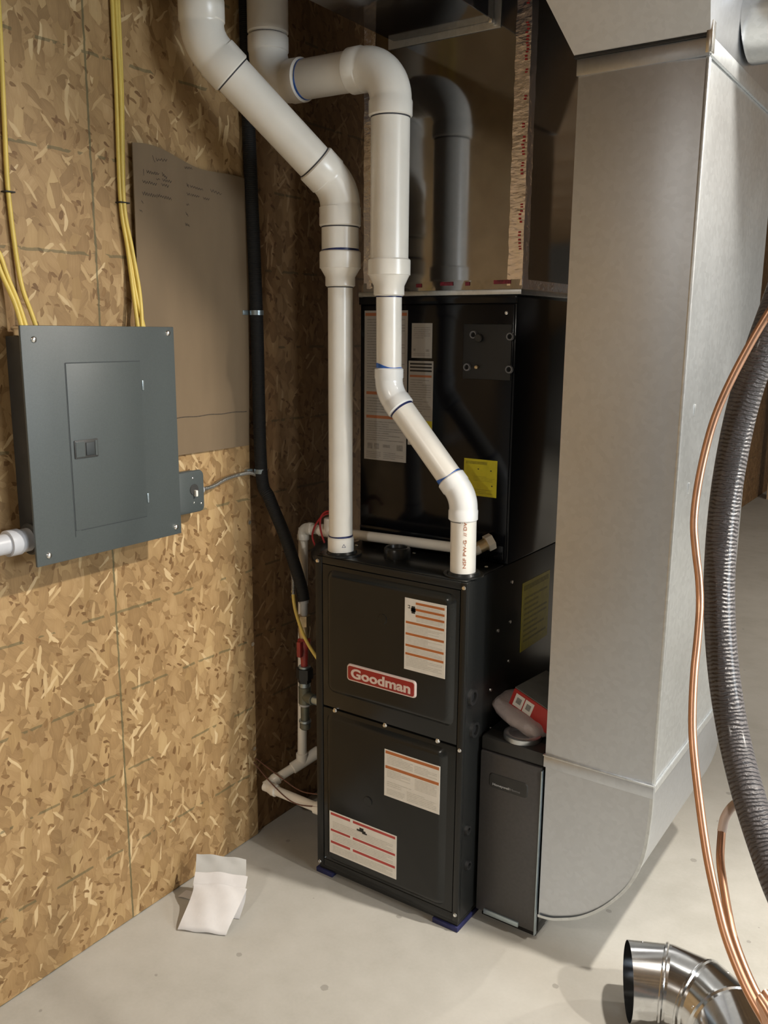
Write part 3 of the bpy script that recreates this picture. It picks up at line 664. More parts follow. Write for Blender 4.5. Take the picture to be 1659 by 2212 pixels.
# ================================================================== filter cabinet
fl = thing('filter_cabinet', 'charcoal air filter cabinet between furnace and return duct boot', 'cabinet', (.795, .38, 0))
QX0, QX1, QY0 = FX1+.003, DX0-.004, .082
obj('frame', join(box(QX0, QX1, QY0+.012, FD, .022, .046, .002), box(QX0, QX1, QY0+.012, FD, .474, .50, .002), box(QX0, QX0+.006, QY0+.012, FD, .046, .474, .001), box(QX1-.006, QX1, QY0+.012, FD, .046, .474, .001), box(QX0, QX1, FD-.006, FD, .046, .474)), 'black', fl, 40)
obj('top_channel', box(QX0+.006, QX1-.002, QY0-.002, QY0+.05, .470, .503, .003), 'badge_grey', fl, 40)
obj('runner', box(QX0+.01, QX1-.01, QY0+.02, .16, 0, .022, .002), 'black_rubber', fl); obj('runner', box(QX0+.01, QX1-.01, FD-.1, FD, 0, .022, .002), 'black_rubber', fl)
door = obj('door', box(QX0+.006, QX1-.004, QY0-.006, QY0+.012, .030, .467, .003), 'filter_grey', fl, 40)
q0 = at(1057, 1666, 'Y', QY0-.006); q1 = at(1140, 1724, 'Y', QY0-.006)
bd = obj('door_badge', emboss(q0.x, q1.x, q1.z-.002, q0.z-.001, QY0-.006, .0025, .003, .010), 'badge_grey', door, 50)
p0 = at(1064, 1694, 'Y', QY0-.009); p1 = at(1100, 1705, 'Y', QY0-.009); p2 = at(1123, 1712, 'Y', QY0-.009)
tz = (p0.z+p2.z)/2
for s, xa, xb, mt in (('Honeywell', p0.x, p1.x, 'silver_print'), ('Home', p1.x+.002, p2.x, 'silver_print_dim')):
    g = text_geo(s, .010, .0002, .0002); w_ = max(v.x for v in g[0])-min(v.x for v in g[0]); sx = (xb-xa)/w_
    obj('lettering', ([V((xa+xb)/2+v.x*sx, QY0-.0088-v.z, tz+v.y*.8) for v in g[0]], g[1]), mt, bd)
obj('bottom_strip', box(QX0+.03, QX1-.045, QY0-.010, QY0-.005, .028, .041, .001), 'zinc', door, 40)
obj('edge_trim', box(QX1-.004, QX1-.001, QY0-.008, QY0+.004, .022, .46, .001), 'zinc', fl, 40)
# things left lying on the filter cabinet
tag(obj('metal_collar', sweep([V(.802, .128, .5035), V(.802, .128, .515), V(.802, .128, .517), V(.802, .128, .517), V(.802, .128, .508)], [.046, .046, .043, .034, .032], 32), 'galv', None, 40, loc=(.802, .128, .503)), 'dark metal ring in front of the plastic bag on the filter cabinet', 'ring')
bb = bmesh.new(); bmesh.ops.create_cube(bb, size=1); bmesh.ops.subdivide_edges(bb, edges=list(bb.edges), cuts=7, use_grid_fill=True)
rot = Matrix.Rotation(R(17), 3, 'Y') @ Matrix.Rotation(R(-10), 3, 'Z')
for v in bb.verts:
    c = v.co.copy(); d = c.normalized()*.5*1.25; c = c.lerp(d, .55)
    c += Vector((math.sin(31*c.x+9*c.z)*.02, math.sin(27*c.y+13*c.x)*.02, math.sin(22*c.x+17*c.y)*.03))
    v.co = Vector((.783, .205, .536)) + rot @ Vector((c.x*.150, c.y*.15, c.z*.040))
tag(obj('plastic_bag', grab(bb), 'bag', None, 60, loc=(.783, .205, .505)), 'crumpled clear plastic bag under the red carton', 'bag')
cart = thing('red_carton', 'red carton with white stickers lying on the plastic bag', 'box', (.82, .21, .53))
def carton(x0, x1, y0, y1, z0, z1, bev=.001):
    g = box(x0, x1, y0, y1, z0, z1, bev); rot = Matrix.Rotation(R(19), 3, 'Y') @ Matrix.Rotation(R(-5), 3, 'Z'); return [Vector((.823, .210, .560)) + rot @ v for v in g[0]], g[1]
obj('body', carton(-.070, .058, -.058, .10, -.028, .028), 'redbox', cart, 40)
obj('lid', carton(-.071, .059, -.056, .101, .0282, .031), 'greybox', cart, 40)
for (a, b) in ((-.060, -.034), (-.031, -.006)):
    s = obj('sticker', carton(a, b, -.0588, -.058, -.014, .020, 0), 'label', cart)
    obj('sticker_print', carton(a+.006, b-.006, -.0592, -.0588, -.004, .012, 0), 'label_print_grey', s)
tag(obj('black_cable', sweep(spline([(FX1+.10, .46, .60), (FX1+.09, .40, .70), (FX1+.075, .36, .745), (FX1+.09, .34, .70), (FX1+.12, .36, .60), (FX1+.13, .42, .52)], 8), .011, 14), 'hose', None, 60, loc=(FX1+.1, .4, .51)), 'black cable loop hanging behind the red carton beside the furnace', 'cable')

# ================================================================== vent pipes
R2, R3, H2, H3 = .0302, .0445, .0346, .0497
def make_pipe(par, p, q, r, mat='pvc'): return obj('pipe', cyl(p, q, r, 36), mat, par, 40)
A0 = V(PA.x, PA.y, FZ1+.006)
A1 = V(PA.x, PA.y, 1.797); A2 = depth(437, 91, 2.2); dA = (A2-A1).normalized(); Z_ = V(0, 0, 1)
va = thing('vent_pipe', 'white plastic vent pipe rising by the strand board wall with a diagonal run', 'pipe', A0, 'white vent pipes')
make_pipe(va, A0, V(PA.x, PA.y, 1.60), R2)
cpl = obj('coupling', sweep([A0+Z_*.002, A0+Z_*.005, A0+Z_*.040, A0+Z_*.043], [H2-.003, H2-.0012, H2-.0012, H2-.004], 36), 'pvc', va, 40)
obj('primer_band', ring(A0+Z_*.0435, Z_, R2+.0007, .0045, .3, 1), 'primer_dark', va, 40)
pm = at(745, 1173, 'Y', PA.y-R2)
tri = [V(PA.x+.0+.006*math.cos(R(90+120*k)), 0, .0055*math.sin(R(90+120*k))) for k in range(3)]
am = math.atan2(CAM.y-PA.y, CAM.x-PA.x)-.05
def on_pipe(c, r, ang, s, z): t = ang+s/r; return V(c.x+r*math.cos(t), c.y+r*math.sin(t), z)
vs, fs = [], []
for k in range(3):
    a0, a1 = R(90+120*k), R(210+120*k)
    for j in range(2):
        pass
    for (rr, aa) in ((.0062, a0), (.0062, a1), (.0042, a1), (.0042, a0)): vs.append(on_pipe(PA, H2-.0008, am+.25, .001+rr*math.cos(aa)*1.0, A0.z+.024+rr*math.sin(aa)))
    fs.append([k*4, k*4+1, k*4+2, k*4+3])
obj('printed_mark', (vs, fs), 'primer_dark', cpl)
zs = (1.573, 1.600, 1.617, 1.628, 1.655)
def zp(z, c=PA): return V(c.x, c.y, z)
obj('reducer', sweep([zp(1.5745), zp(1.577), zp(1.597), zp(1.617), zp(1.6175), zp(1.654), zp(1.657)], [H2-.002, H2+.0015, H2+.0015, H3-.002, H3, H3, H3-.003], 36), 'pvc', va, 40)
obj('joint_line', ring(zp(1.572), Z_, R2+.0006, .003), 'seam', va)
make_pipe(va, zp(1.64), zp(1.74), R3)
obj('primer_band', ring(zp(1.657), Z_, R3+.0006, .004, .4, 0), 'primer_dark', va, 40)
g, e0, e1 = elbow(A1, Z_, dA, .085, R3+.003, H3, .046); obj('elbow', g, 'pvc', va, 40)
obj('joint_line', ring(e0-Z_*.003, Z_, R3+.0006, .003), 'seam', va); obj('joint_line', ring(e1, dA, R3+.0006, .003), 'seam', va)
g, f0, f1 = elbow(A2, dA, Z_, .085, R3+.003, H3, .048); obj('elbow', g, 'pvc', va, 40)
make_pipe(va, e1-dA*.03, f0+dA*.03, R3); make_pipe(va, f1-Z_*.03, V(f1.x, f1.y, ZC+.05), R3)
obj('joint_line', ring(f0-dA*.003, dA, R3+.0006, .003), 'seam', va)

vb = thing('vent_pipe', 'white plastic vent pipe with an offset in front of the coil cabinet', 'pipe', V(PB.x, PB.y, FZ1+.006), 'white vent pipes')
B0 = V(PB.x, PB.y, FZ1+.006); B1 = V(.664, .05, 1.096); B2 = V(.452, .05, 1.330); dB = (B2-B1).normalized()
BX = V(.450, .05, 0)
p1 = make_pipe(vb, B0, V(.665, .05, 1.08), R2)
g, e0, e1 = elbow(B1, Z_, dB, .075, R2+.003, H2, .026); obj('elbow', g, 'pvc_new', vb, 40)
g, f0, f1 = elbow(B2, dB, Z_, .075, R2+.003, H2, .026); obj('elbow', g, 'pvc_new', vb, 40)
make_pipe(vb, e1-dB*.02, f0+dB*.02, R2); make_pipe(vb, f1-Z_*.02, V(BX.x, BX.y, 1.56), R2)
obj('joint_line', ring(e0-Z_*.002, Z_, R2+.0006, .002), 'seam', vb)
obj('primer_band', ring(e1-dB*.002, dB, R2+.0007, .010, .6, 2.6), 'blue', vb, 40)
obj('primer_band', ring(f0-dB*.005, dB, R2+.0007, .005, .2, 1), 'primer_dark', vb, 40)
obj('primer_band', ring(f1-Z_*.001, Z_, R2+.0007, .007, .8, 3.4), 'blue', vb, 40)
zq = lambda z: V(BX.x, BX.y, z)
obj('reducer', sweep([zq(1.551), zq(1.554), zq(1.574), zq(1.598), zq(1.5985), zq(1.632), zq(1.635)], [H2-.002, H2+.0015, H2+.0015, H3-.002, H3, H3, H3-.003], 36), 'pvc', vb, 40)
obj('primer_band', ring(zq(1.548), Z_, R2+.0007, .004, .4, 2), 'primer_dark', vb, 40)
make_pipe(vb, zq(1.61), zq(1.96), R3)
BZ = 2.053; C1 = V(BX.x, BX.y, BZ); C2 = V(.088, .05, BZ+.006); mX = (C2-C1).normalized()
g, e0, e1 = elbow(C1, Z_, mX, .075, R3+.003, H3, .036, 14); obj('elbow', g, 'pvc', vb, 40)
obj('joint_line', ring(e0-Z_*.003, Z_, R3+.0006, .003), 'seam', vb)
g, f0, f1 = elbow(C2, mX, Z_, .075, R3+.003, H3, .038, 14); obj('elbow', g, 'pvc', vb, 40)
make_pipe(vb, e1-mX*.02, f0+mX*.02, R3); make_pipe(vb, f1-Z_*.02, V(C2.x, C2.y, ZC+.05), R3)
obj('primer_band', ring(f0-mX*.006, mX, R3+.0007, .007, .5, 2), 'blue', vb, 40)
obj('joint_line', ring(f1, Z_, R3+.0006, .002), 'seam', vb)
obj('coupling', sweep([f1+Z_*.004, f1+Z_*.007, f1+Z_*.08], [H3-.003, H3, H3], 36), 'pvc', vb, 40)
tgp = text_geo('NSF PW-G  // DWV', .0105, .0001); w_ = max(v.x for v in tgp[0])-min(v.x for v in tgp[0])
ang = math.atan2(CAM.y-PB.y, CAM.x-PB.x)
obj('printed_text', ([on_pipe(PB, R2+.0003, ang+.12, -v.y, .995+v.x*.125/w_) for v in tgp[0]], tgp[1]), 'orange_dim', p1)

# ================================================================== condensate drain
cd = thing('condensate_drain', 'thin white plastic drain pipe from the coil down behind the furnace', 'pipe', (.11, .13, .2))
RC = .0135; HC = .0175
K0 = V(.672, .188, .966); K1 = V(.640, .150, .945); K2 = at(655, 1140, 'Y', .15); K3 = V(K2.x-.004, K2.y-.012, .225)
K4 = at(572, 1698, 'Y', .03); K5 = V(FX0+.004, .03, K4.z-.004)
Kt = V(K3.x, K3.y, K4.z+.045)
obj('drain_nut', hexnut(K0+V(0, 0, 0), K1-K0, .021, .018), 'pvc', cd)
obj('pipe', cyl(K0, K1, .0155, 24), 'brass', cd, 40)['label'] = 'tan threaded drain nipple'
d1 = (K2-K1).normalized()
obj('pipe', sweep(spline([K1+V(.012, .008, .005), K1, K1+d1*.05], 6)+[K2-d1*.03], RC, 24), 'pvc', cd, 40)
g, a_, b_2 = elbow(K2, d1, (K3-K2).normalized(), .018, RC+.002, HC, .018); obj('elbow', g, 'pvc', cd, 40)
obj('pipe', cyl(K2, Kt, RC, 24), 'pvc', cd, 40)
d2 = (K4-Kt).normalized()
obj('tee', join(cyl(Kt+V(0, 0, .03), Kt-V(0, 0, .005), HC, 24, .002)[:2], cyl(Kt-d2*.06, Kt+d2*.035, HC, 24, .002)[:2]), 'pvc', cd, 40)
obj('pipe', cyl(Kt-d2*.13, K4, RC, 24), 'pvc', cd, 40)
g, a_, b_2 = elbow(K4, d2, (K5-K4).normalized(), .018, RC+.002, HC, .02); obj('elbow', g, 'pvc', cd, 40)
obj('pipe', cyl(K4, K5, RC, 24), 'pvc', cd, 40)
obj('coupling', cyl(K5-V(.035, 0, 0), K5, HC, 24, .002), 'pvc', cd, 40)
pt = at(690, 1138, 'Y', .15)
obj('tee', join(cyl(V(.16, .15, K2.z+.002), V(.23, .15, K2.z+.002), HC, 24, .002)[:2], cyl(V(.195, .15, K2.z), V(.195, .15, K2.z+.04), HC, 24, .002)[:2]), 'pvc', cd, 40)
# red thermostat wire and black tape wad near the tee
tag(obj('red_wire', sweep(spline([(.245, .125, .99), (.20, .125, .985), (.165, .128, .955), (.150, .128, .915), (.175, .122, .885), (.21, .12, .90)], 8), .0028, 8), 'red_wire', None, 60, loc=(.19, .13, .88)), 'red thermostat wire looped over the drain pipe tee', 'wire', 'red thermostat wires')
tag(obj('red_wire', sweep(spline([(.26, .128, .975), (.215, .122, .995), (.185, .122, .975), (.19, .118, .93), (.225, .118, .87), (.25, .14, .84)], 8), .0028, 8), 'red_wire', None, 60, loc=(.22, .12, .84)), 'red thermostat wire hanging down beside the vent pipe base', 'wire', 'red thermostat wires')
bb = bmesh.new(); bmesh.ops.create_icosphere(bb, subdivisions=3, radius=1)
for v in bb.verts: n = 1+.18*math.sin(9*v.co.x+4*v.co.z)*math.cos(7*v.co.y); v.co = Vector((.197+v.co.x*.045*n, .13+v.co.y*.03*n, .873+v.co.z*.036*n))
tag(obj('tape_wad', grab(bb), 'black_rubber', None, 60, loc=(.197, .13, .84)), 'black taped wire bundle beside the furnace top corner', 'tape')

# ================================================================== gas line
gh = thing('gas_hose', 'black flexible gas hose clipped down the strand board wall', 'hose', (.03, .05, .74))
G_ = V(.15, .088, .742)
hp = spline([(.020, .047, ZC), (.020, .047, 2.05), (.022, .051, 1.83), (.028, .055, 1.49), (.03, .058, 1.10), (.055, .062, 1.02), (.10, .076, .91), (.138, .088, .79), tuple(G_)], 10)
obj('hose', sweep(hp, .0168, 20), 'hose', gh, 60)
for z, y in ((1.515, .055), (1.095, .058)):
    obj('clamp', join(sweep([V(.028, y, z-.006), V(.028, y, z+.006)], .0185, 24)[:2], box(-.010, .012, y-.034, y-.012, z-.006, z+.006, .001)), 'zinc', gh, 40)
gt = thing('gas_valve', 'gas shutoff fittings with red valve and drip leg beside the furnace', 'valve', (.15, .088, .38))
gz = lambda z: V(.15, .088, z)
obj('hose_fitting', sweep([gz(.748), gz(.735), gz(.735), gz(.70)], [.013, .013, .0105, .0105], 18), 'silver_print', gt, 40)
obj('fitting_nut', hexnut(gz(.700), (0, 0, -1), .0185, .030), 'brass', gt)
obj('fitting_body', sweep([gz(.670), gz(.660), gz(.635)], [.0165, .018, .014], 18), 'brass', gt, 40)
vl = obj('valve_body', sweep([gz(.635), gz(.628), gz(.612), gz(.600), gz(.57)], [.012, .019, .019, .012, .011], 18), 'red_handle', gt, 40)
obj('valve_handle', join(box(.146, .16, .058, .072, .585, .63, .003)), 'red_handle', vl, 40)
obj('nipple', cyl(gz(.575), gz(.540), .0105, 16), 'red_handle', gt, 40)
obj('zinc_ring', cyl(gz(.552), gz(.545), .017, 18, .001), 'zinc', gt, 40)
obj('union', join(hexnut(gz(.545), (0, 0, -1), .024, .03), hexnut(gz(.515), (0, 0, -1), .019, .012)), 'iron', gt)
obj('zinc_ring', cyl(gz(.505), gz(.488), .016, 18, .002), 'zinc', gt, 40)
obj('tee', join(cyl(gz(.492), gz(.438), .018, 18, .003)[:2], cyl(gz(.463), gz(.463)+V(.04, -.01, 0), .016, 18, .002)[:2]), 'iron_green', gt, 40)
obj('side_nipple', cyl(gz(.463)+V(.035, -.008, 0), V(FX0+.004, .075, .463), .0125, 16), 'zinc', gt, 40)
obj('zinc_ring', cyl(gz(.440), gz(.433), .0165, 18, .001), 'silver_print', gt, 40)
obj('drip_leg', cyl(gz(.436), gz(.382), .0125, 18), 'iron_green', gt, 40)
obj('zinc_ring', cyl(gz(.390), gz(.383), .0175, 18, .001), 'zinc', gt, 40)
obj('drip_cap', cyl(gz(.384), gz(.362), .016, 18, .004), 'iron_green', gt, 40)
for k, (pts, lab) in enumerate((([(-.008, .04, .25), (.10, .03, .225), (.18, .03, .205), (.255, .035, .215)], 'thin brown wire crossing to the furnace above the low drain pipe, upper strand'), ([(-.008, .035, .24), (.08, .02, .20), (.17, .01, .175), (.255, .02, .185)], 'thin brown wire crossing to the furnace above the low drain pipe, lower strand'))):
    tag(obj('thin_wire', sweep(spline(pts, 8), .0018, 8), 'brown_wire', None, 60, loc=(.12, .02, .17)), lab, 'wire', 'thin brown wires')

# ================================================================== electrical panel on the left wall
ep = thing('electrical_panel', 'grey electrical breaker panel with closed door on the strand board wall', 'panel', (0, -.485, .995))
obj('box', box(0, .088, -.655, -.325, 1.02, 1.455, .002), 'panel_box', ep, 40)
cov = obj('cover', box(.088, .0945, -.683, -.295, .996, 1.476, .002), 'panel_grey', ep, 40)
dy0, dy1, dz0, dz1 = -.588, -.397, 1.054, 1.402
for (y0, y1, z0, z1) in ((dy0-.0015, dy0+.0008, dz0-.012, dz1), (dy0, dy1, dz1-.0012, dz1+.001), (dy0+.015, dy1, dz0-.001, dz0+.0012)):
    obj('door_gap', box(.0944, .0949, y0, y1, z0, z1), 'panel_line', cov)
dr = obj('door', box(.0940, .0958, dy0+.001, dy1, dz0+.001, dz1-.001, .0006), 'panel_grey', ep, 40)
lt = obj('latch', box(.0955, .0985, -.580, -.522, 1.206, 1.244, .0012), 'panel_box', dr, 40); obj('latch_pull', box(.0982, .1005, -.553, -.532, 1.211, 1.238, .001), 'panel_line', lt, 40); obj('latch_frame', join(box(.0984, .0998, -.578, -.556, 1.209, 1.241, .0006), box(.0984, .0998, -.530, -.524, 1.209, 1.241, .0006)), 'panel_grey', lt)
for z in (1.349, 1.096):
    obj('hinge', box(.0944, .0965, -.394, -.389, z-.011, z+.011, .001), 'zinc', cov, 40)
for (y, z) in ((-.655, 1.449), (-.313, 1.462), (-.655, 1.016), (-.312, 1.014)):
    obj('cover_screw', join(dome((.0945, y, z), (1, 0, 0), .0068, .0045)[:2]), 'screw', ep, 50)
obj('cable_clamp', join(cyl((.045, -.64, 1.455), (.045, -.64, 1.468), .022, 20, .002)[:2], box(.02, .07, -.655, -.625, 1.466, 1.474, .002)), 'screw', ep, 40)
cn = thing('conduit', 'grey-white plastic conduit stub leaving the lower side of the breaker panel', 'conduit', (.045, -.70, 1.035))
obj('locknut', cyl((.045, -.655, 1.045), (.045, -.667, 1.045), .033, 24, .003), 'panel_box', cn, 40)
obj('adapter', sweep([V(.045, -.667, 1.045), V(.045, -.685, 1.045), V(.045, -.69, 1.045), V(.045, -.715, 1.045)], [.024, .024, .027, .027], 28), 'pvc_grey', cn, 40)
obj('pipe', cyl((.045, -.71, 1.045), (.045, -1.4, 1.045), .021, 28), 'pvc_grey', cn, 40)

# yellow cables
def cable(pts, lab, r=.0046):
    p = [Vector(v) for v in pts]
    o = obj('yellow_cable', sweep(spline(p, 8), r, 10), 'yellow_cable', None, 60, loc=p[-1]); tag(o, lab, 'cable', 'yellow cables into the breaker panel'); return o
w = .008
c1 = cable([(w, -.618, ZC+.1), (w, -.620, 2.078), (w, -.626, 1.87), (w, -.629, 1.727), (.012, -.620, 1.57), (.03, -.612, 1.50), (.045, -.606, 1.452)], 'yellow cable running straight down just right of the silver panel clamp')
obj('staple', box(-.001, .016, -.640, -.618, 1.730, 1.733, .001), 'black_rubber', c1)
cable([(w, -.700, ZC+.1), (w, -.700, 1.75), (.012, -.668, 1.60), (.03, -.648, 1.52), (.045, -.6435, 1.464)], 'yellow cable slanting into the silver clamp, outer strand')
cable([(w, -.685, ZC+.1), (w, -.684, 1.75), (.012, -.656, 1.60), (.03, -.640, 1.52), (.045, -.6335, 1.464)], 'yellow cable slanting into the silver clamp, inner strand')
c2 = cable([(w, -.334, ZC+.1), (w, -.336, 2.15), (w, -.338, 1.97), (w, -.347, 1.75), (.010, -.341, 1.65), (.02, -.336, 1.55), (.045, -.333, 1.452)], 'yellow cable beside the cardboard, left of the bundled pair')
cable([(w+.002, -.342, ZC+.1), (w+.002, -.344, 2.15), (w+.006, -.346, 1.97), (w+.006, -.352, 1.75), (.016, -.338, 1.65), (.025, -.329, 1.55), (.045, -.343, 1.452)], 'yellow cable beside the cardboard, lying over its neighbour')
cable([(w, -.350, ZC+.1), (w, -.352, 2.15), (w, -.353, 1.97), (w+.001, -.357, 1.75), (.012, -.347, 1.65), (.02, -.343, 1.55), (.045, -.353, 1.452)], 'yellow cable beside the cardboard, right edge of the bundle')
obj('staple', box(-.001, .019, -.364, -.338, 1.742, 1.745, .001), 'black_rubber', c2)

# switch box with armored cable
sb = thing('switch_box', 'small grey steel switch box tucked against the panel side', 'switch', (.02, -.215, 1.025))
def rr_plate(y0, y1, z0, z1, x0, x1, r):
    g = emboss(y0, y1, z0, z1, 0, x1-x0, .003, r, 6, 3); return [V(x0-v.y, v.x, v.z) for v in g[0]], g[1]
obj('box', box(0, .040, -.262, -.176, 1.030, 1.125, .006), 'panel_grey', sb, 40)
cv = obj('cover', rr_plate(-.266, -.170, 1.024, 1.130, .040, .046, .014), 'panel_grey', sb, 50)
obj('toggle_plate', cyl((.0455, -.205, 1.083), (.048, -.205, 1.083), .014, 24, .001), 'panel_box', cv, 40)
obj('toggle', box(.046, .056, -.2075, -.2005, 1.066, 1.082, .002), 'pvc', cv, 40)
for (y, z) in ((-.208, 1.112), (-.206, 1.050), (-.182, 1.045)): obj('cover_screw', dome((.0455, y, z), (1, 0, 0), .003, .002), 'screw', cv, 40)
obj('cable_clamp', cyl((.028, -.176, 1.075), (.028, -.160, 1.075), .010, 16, .001), 'silver_print', sb, 40)
ac = spline([(.028, -.165, 1.075), (.024, -.12, 1.077), (.014, -.06, 1.088), (.012, 0, 1.092), (.010, .045, 1.088), (.012, .085, 1.06), (.05, .095, .98), (.105, .09, .83), (.13, .068, .76)], 10)
acable = thing('armored_cable', 'silver armored cable sagging from the switch box behind the gas hose', 'cable', (.028, -.165, 1.075))
obj('armor', sweep(ac, .0055, 12), 'armor', acable, 60)
obj('cable_tail', sweep(spline([(.125, .071, .77), (.145, .058, .72), (.19, .04, .66), (.235, .03, .62), (FX0+.003, .03, .595)], 8), .0048, 10), 'yellow_cable', acable, 60)['label'] = 'yellow cable end entering the furnace'

# cardboard sheet with faint handwriting
ca = thing('cardboard_sheet', 'brown cardboard sheet with faint handwriting fixed beside the breaker panel', 'cardboard', (0, -.13, 1.17))
def card_x(y, z): s = (y+.323)/.378; t = (z-1.16)/.71; return .004+.010*(1-s)**2*t+.012*max(0, s-.6)**2*6*t*.5
def card_top(s): return 1.873-.0*s-.030*math.sin(s*math.pi*.5)**2+.006*math.sin(s*9)
n, m = 24, 30; vs, fs = [], []
for lay in (0, .003):
    for j in range(m+1):
        for i in range(n+1):
            s = i/n; y = -.323+.378*s-(.018*s*(1-j/m)); z = 1.166+(card_top(s)-1.166)*j/m; vs.append(V(card_x(y, z)+lay, y, z))
k = n+1; N = k*(m+1)
for j in range(m):
    for i in range(n):
        a = j*k+i; fs.append([a, a+1, a+k+1, a+k]); fs.append([N+a, N+a+1, N+a+k+1, N+a+k])
for i in range(n): fs += [[i, i+1, N+i+1, N+i], [m*k+i, m*k+i+1, N+m*k+i+1, N+m*k+i]]
for j in range(m): fs += [[j*k, j*k+k, N+j*k+k, N+j*k], [j*k+n, j*k+k+n, N+j*k+k+n, N+j*k+n]]
obj('sheet', (vs, fs), 'cardboard', ca, 40)
vs, fs = [], []
for i in range(25):
    y = -.300+.330*i/24; z = 1.258+.001*math.sin(i); xx = card_x(y, z)+.0034; vs += [V(xx, y, z-.0012), V(xx, y, z+.0012)]
    if i: o = i*2; fs.append([o-2, o, o+1, o-1])
obj('crease', (vs, fs), 'marker', ca)
def scribble(u0, v0, u1, v1, h, n, seed):
    rnd = random.Random(seed); pts = []
    for i in range(n):
        t = i/(n-1); p = at(u0+(u1-u0)*t, v0+(v1-v0)*t+(h*(.5 if i % 2 else -.5)*rnd.uniform(.5, 1)), 'X', .008); p.x = card_x(p.y, p.z)+.0036; pts.append(p)
    vs, fs = [], []
    for i in range(n-1):
        a, b = pts[i], pts[i+1]; d = (b-a).normalized(); nn = V(0, -d.z, d.y)*.0006; o = len(vs); vs += [a-nn, b-nn, b+nn, a+nn]; fs.append([o, o+1, o+2, o+3])
    return vs, fs
ws = [scribble(325, 337, 331, 352, 2, 3, 1), scribble(333, 345, 358, 347, 7, 9, 2), scribble(397, 362, 414, 364, 6, 8, 3), scribble(305, 366, 306, 380, 1, 3, 4), scribble(312, 371, 340, 377, 7, 13, 5), scribble(347, 376, 358, 385, 8, 7, 6), scribble(334, 388, 342, 388, 5, 4, 7), scribble(348, 388, 368, 394, 7, 9, 8),
      scribble(303, 392, 335, 399, 8, 13, 9), scribble(346, 399, 362, 403, 7, 7, 10), scribble(303, 418, 336, 424, 9, 14, 11), scribble(336, 422, 368, 430, 8, 14, 12), scribble(301, 434, 305, 439, 3, 4, 13), scribble(297, 454, 303, 457, 4, 4, 14),
      scribble(402, 400, 406, 403, 9, 4, 15), scribble(409, 402, 438, 410, 6, 12, 16), scribble(454, 411, 478, 420, 7, 9, 17), scribble(402, 418, 410, 421, 7, 4, 18), scribble(412, 421, 430, 425, 6, 9, 19), scribble(438, 428, 452, 431, 5, 7, 20), scribble(401, 442, 407, 442, 5, 4, 21), scribble(400, 461, 405, 465, 6, 4, 22), scribble(399, 484, 408, 488, 6, 6, 23)]
obj('handwriting', join(*ws), 'marker', ca)
# screw heads and nails left in the wall edge
for k, (u, v, lab) in enumerate(((530, 1127, 'silver nail head in the wall edge below the armored cable'), (537, 1389, 'silver nail head in the wall edge at mid height'), (541, 1614, 'silver nail head in the wall edge near the floor'))):
    p = at(u, v, 'X', -.01); tag(obj('nail', join(cyl(V(-.0135, p.y, p.z), V(.006, p.y, p.z), .003, 10)[:2], cyl(V(.004, p.y, p.z), V(.0065, p.y, p.z), .006, 12)[:2]), 'screw', None, 40, loc=(-.012, p.y, p.z)), lab, 'nail', 'nails in the wall edge')

# ================================================================== white packet on the floor
pk = thing('paper_packet', 'white folded poly packet lying by the strand board wall', 'packet', (.16, -.30, 0))
row = [(V(.130, -.392, .004), V(.243, -.338, .004)), (V(.126, -.372, .020), V(.238, -.316, .018)), (V(.112, -.335, .040), V(.228, -.275, .040)), (V(.102, -.312, .053), V(.222, -.250, .054)), (V(.097, -.303, .063), V(.220, -.237, .062))]
row2 = [(V(.094, -.305, .058), V(.217, -.241, .057)), (V(.082, -.283, .083), V(.206, -.218, .082))]
row3 = [(V(.082, -.283, .081), V(.200, -.219, .080)), (V(.070, -.268, .100), V(.190, -.206, .098)), (V(.062, -.258, .118), V(.182, -.197, .114))]
def sheet(rows, th, nx=14, sub=4, wob=.003):
    L = spline([r[0] for r in rows], sub); Rr = spline([r[1] for r in rows], sub); vs, fs = [], []; nz = len(L)
    for lay in (0, 1):
        for j in range(nz):
            for i in range(nx+1):
                p = L[j].lerp(Rr[j], i/nx); e = math.sin(math.pi*i/nx)
                p = p+V(0, 0, wob*math.sin(i*.9+j*.5)*.5+(th*(.25+e*.75) if lay else 0)-0); p.z = max(p.z, .0015+(.001 if lay else 0)); vs.append(p)
    k = nx+1; N = nz*k
    for j in range(nz-1):
        for i in range(nx): a = j*k+i; fs += [[a, a+1, a+k+1, a+k], [N+a, N+a+1, N+a+k+1, N+a+k]]
    for i in range(nx): fs += [[i, i+1, N+i+1, N+i], [(nz-1)*k+i, (nz-1)*k+i+1, N+(nz-1)*k+i+1, N+(nz-1)*k+i]]
    for j in range(nz-1): fs += [[j*k, j*k+k, N+j*k+k, N+j*k], [j*k+nx, j*k+k+nx, N+j*k+k+nx, N+j*k+nx]]
    return vs, fs
obj('pouch', sheet(row, .010), 'paper', pk, 60); obj('fold', sheet(row2, .008), 'paper', pk, 60); obj('flap', sheet(row3, .002), 'paper_clear', pk, 60)
obj('pouch_back', sheet([(V(.11, -.33, .002), V(.225, -.272, .002)), (V(.098, -.305, .03), V(.218, -.243, .03)), (V(.092, -.296, .055), V(.214, -.234, .054))], .004), 'paper', pk, 60)
tag(obj('paper_scrap', sheet([(V(.03, -.30, .002), V(.075, -.285, .002)), (V(.03, -.27, .003), V(.07, -.255, .006))], .001, 6), 'paper', None, 60, loc=(.05, -.28, 0)), 'small white paper scrap between packet and wall', 'scrap')

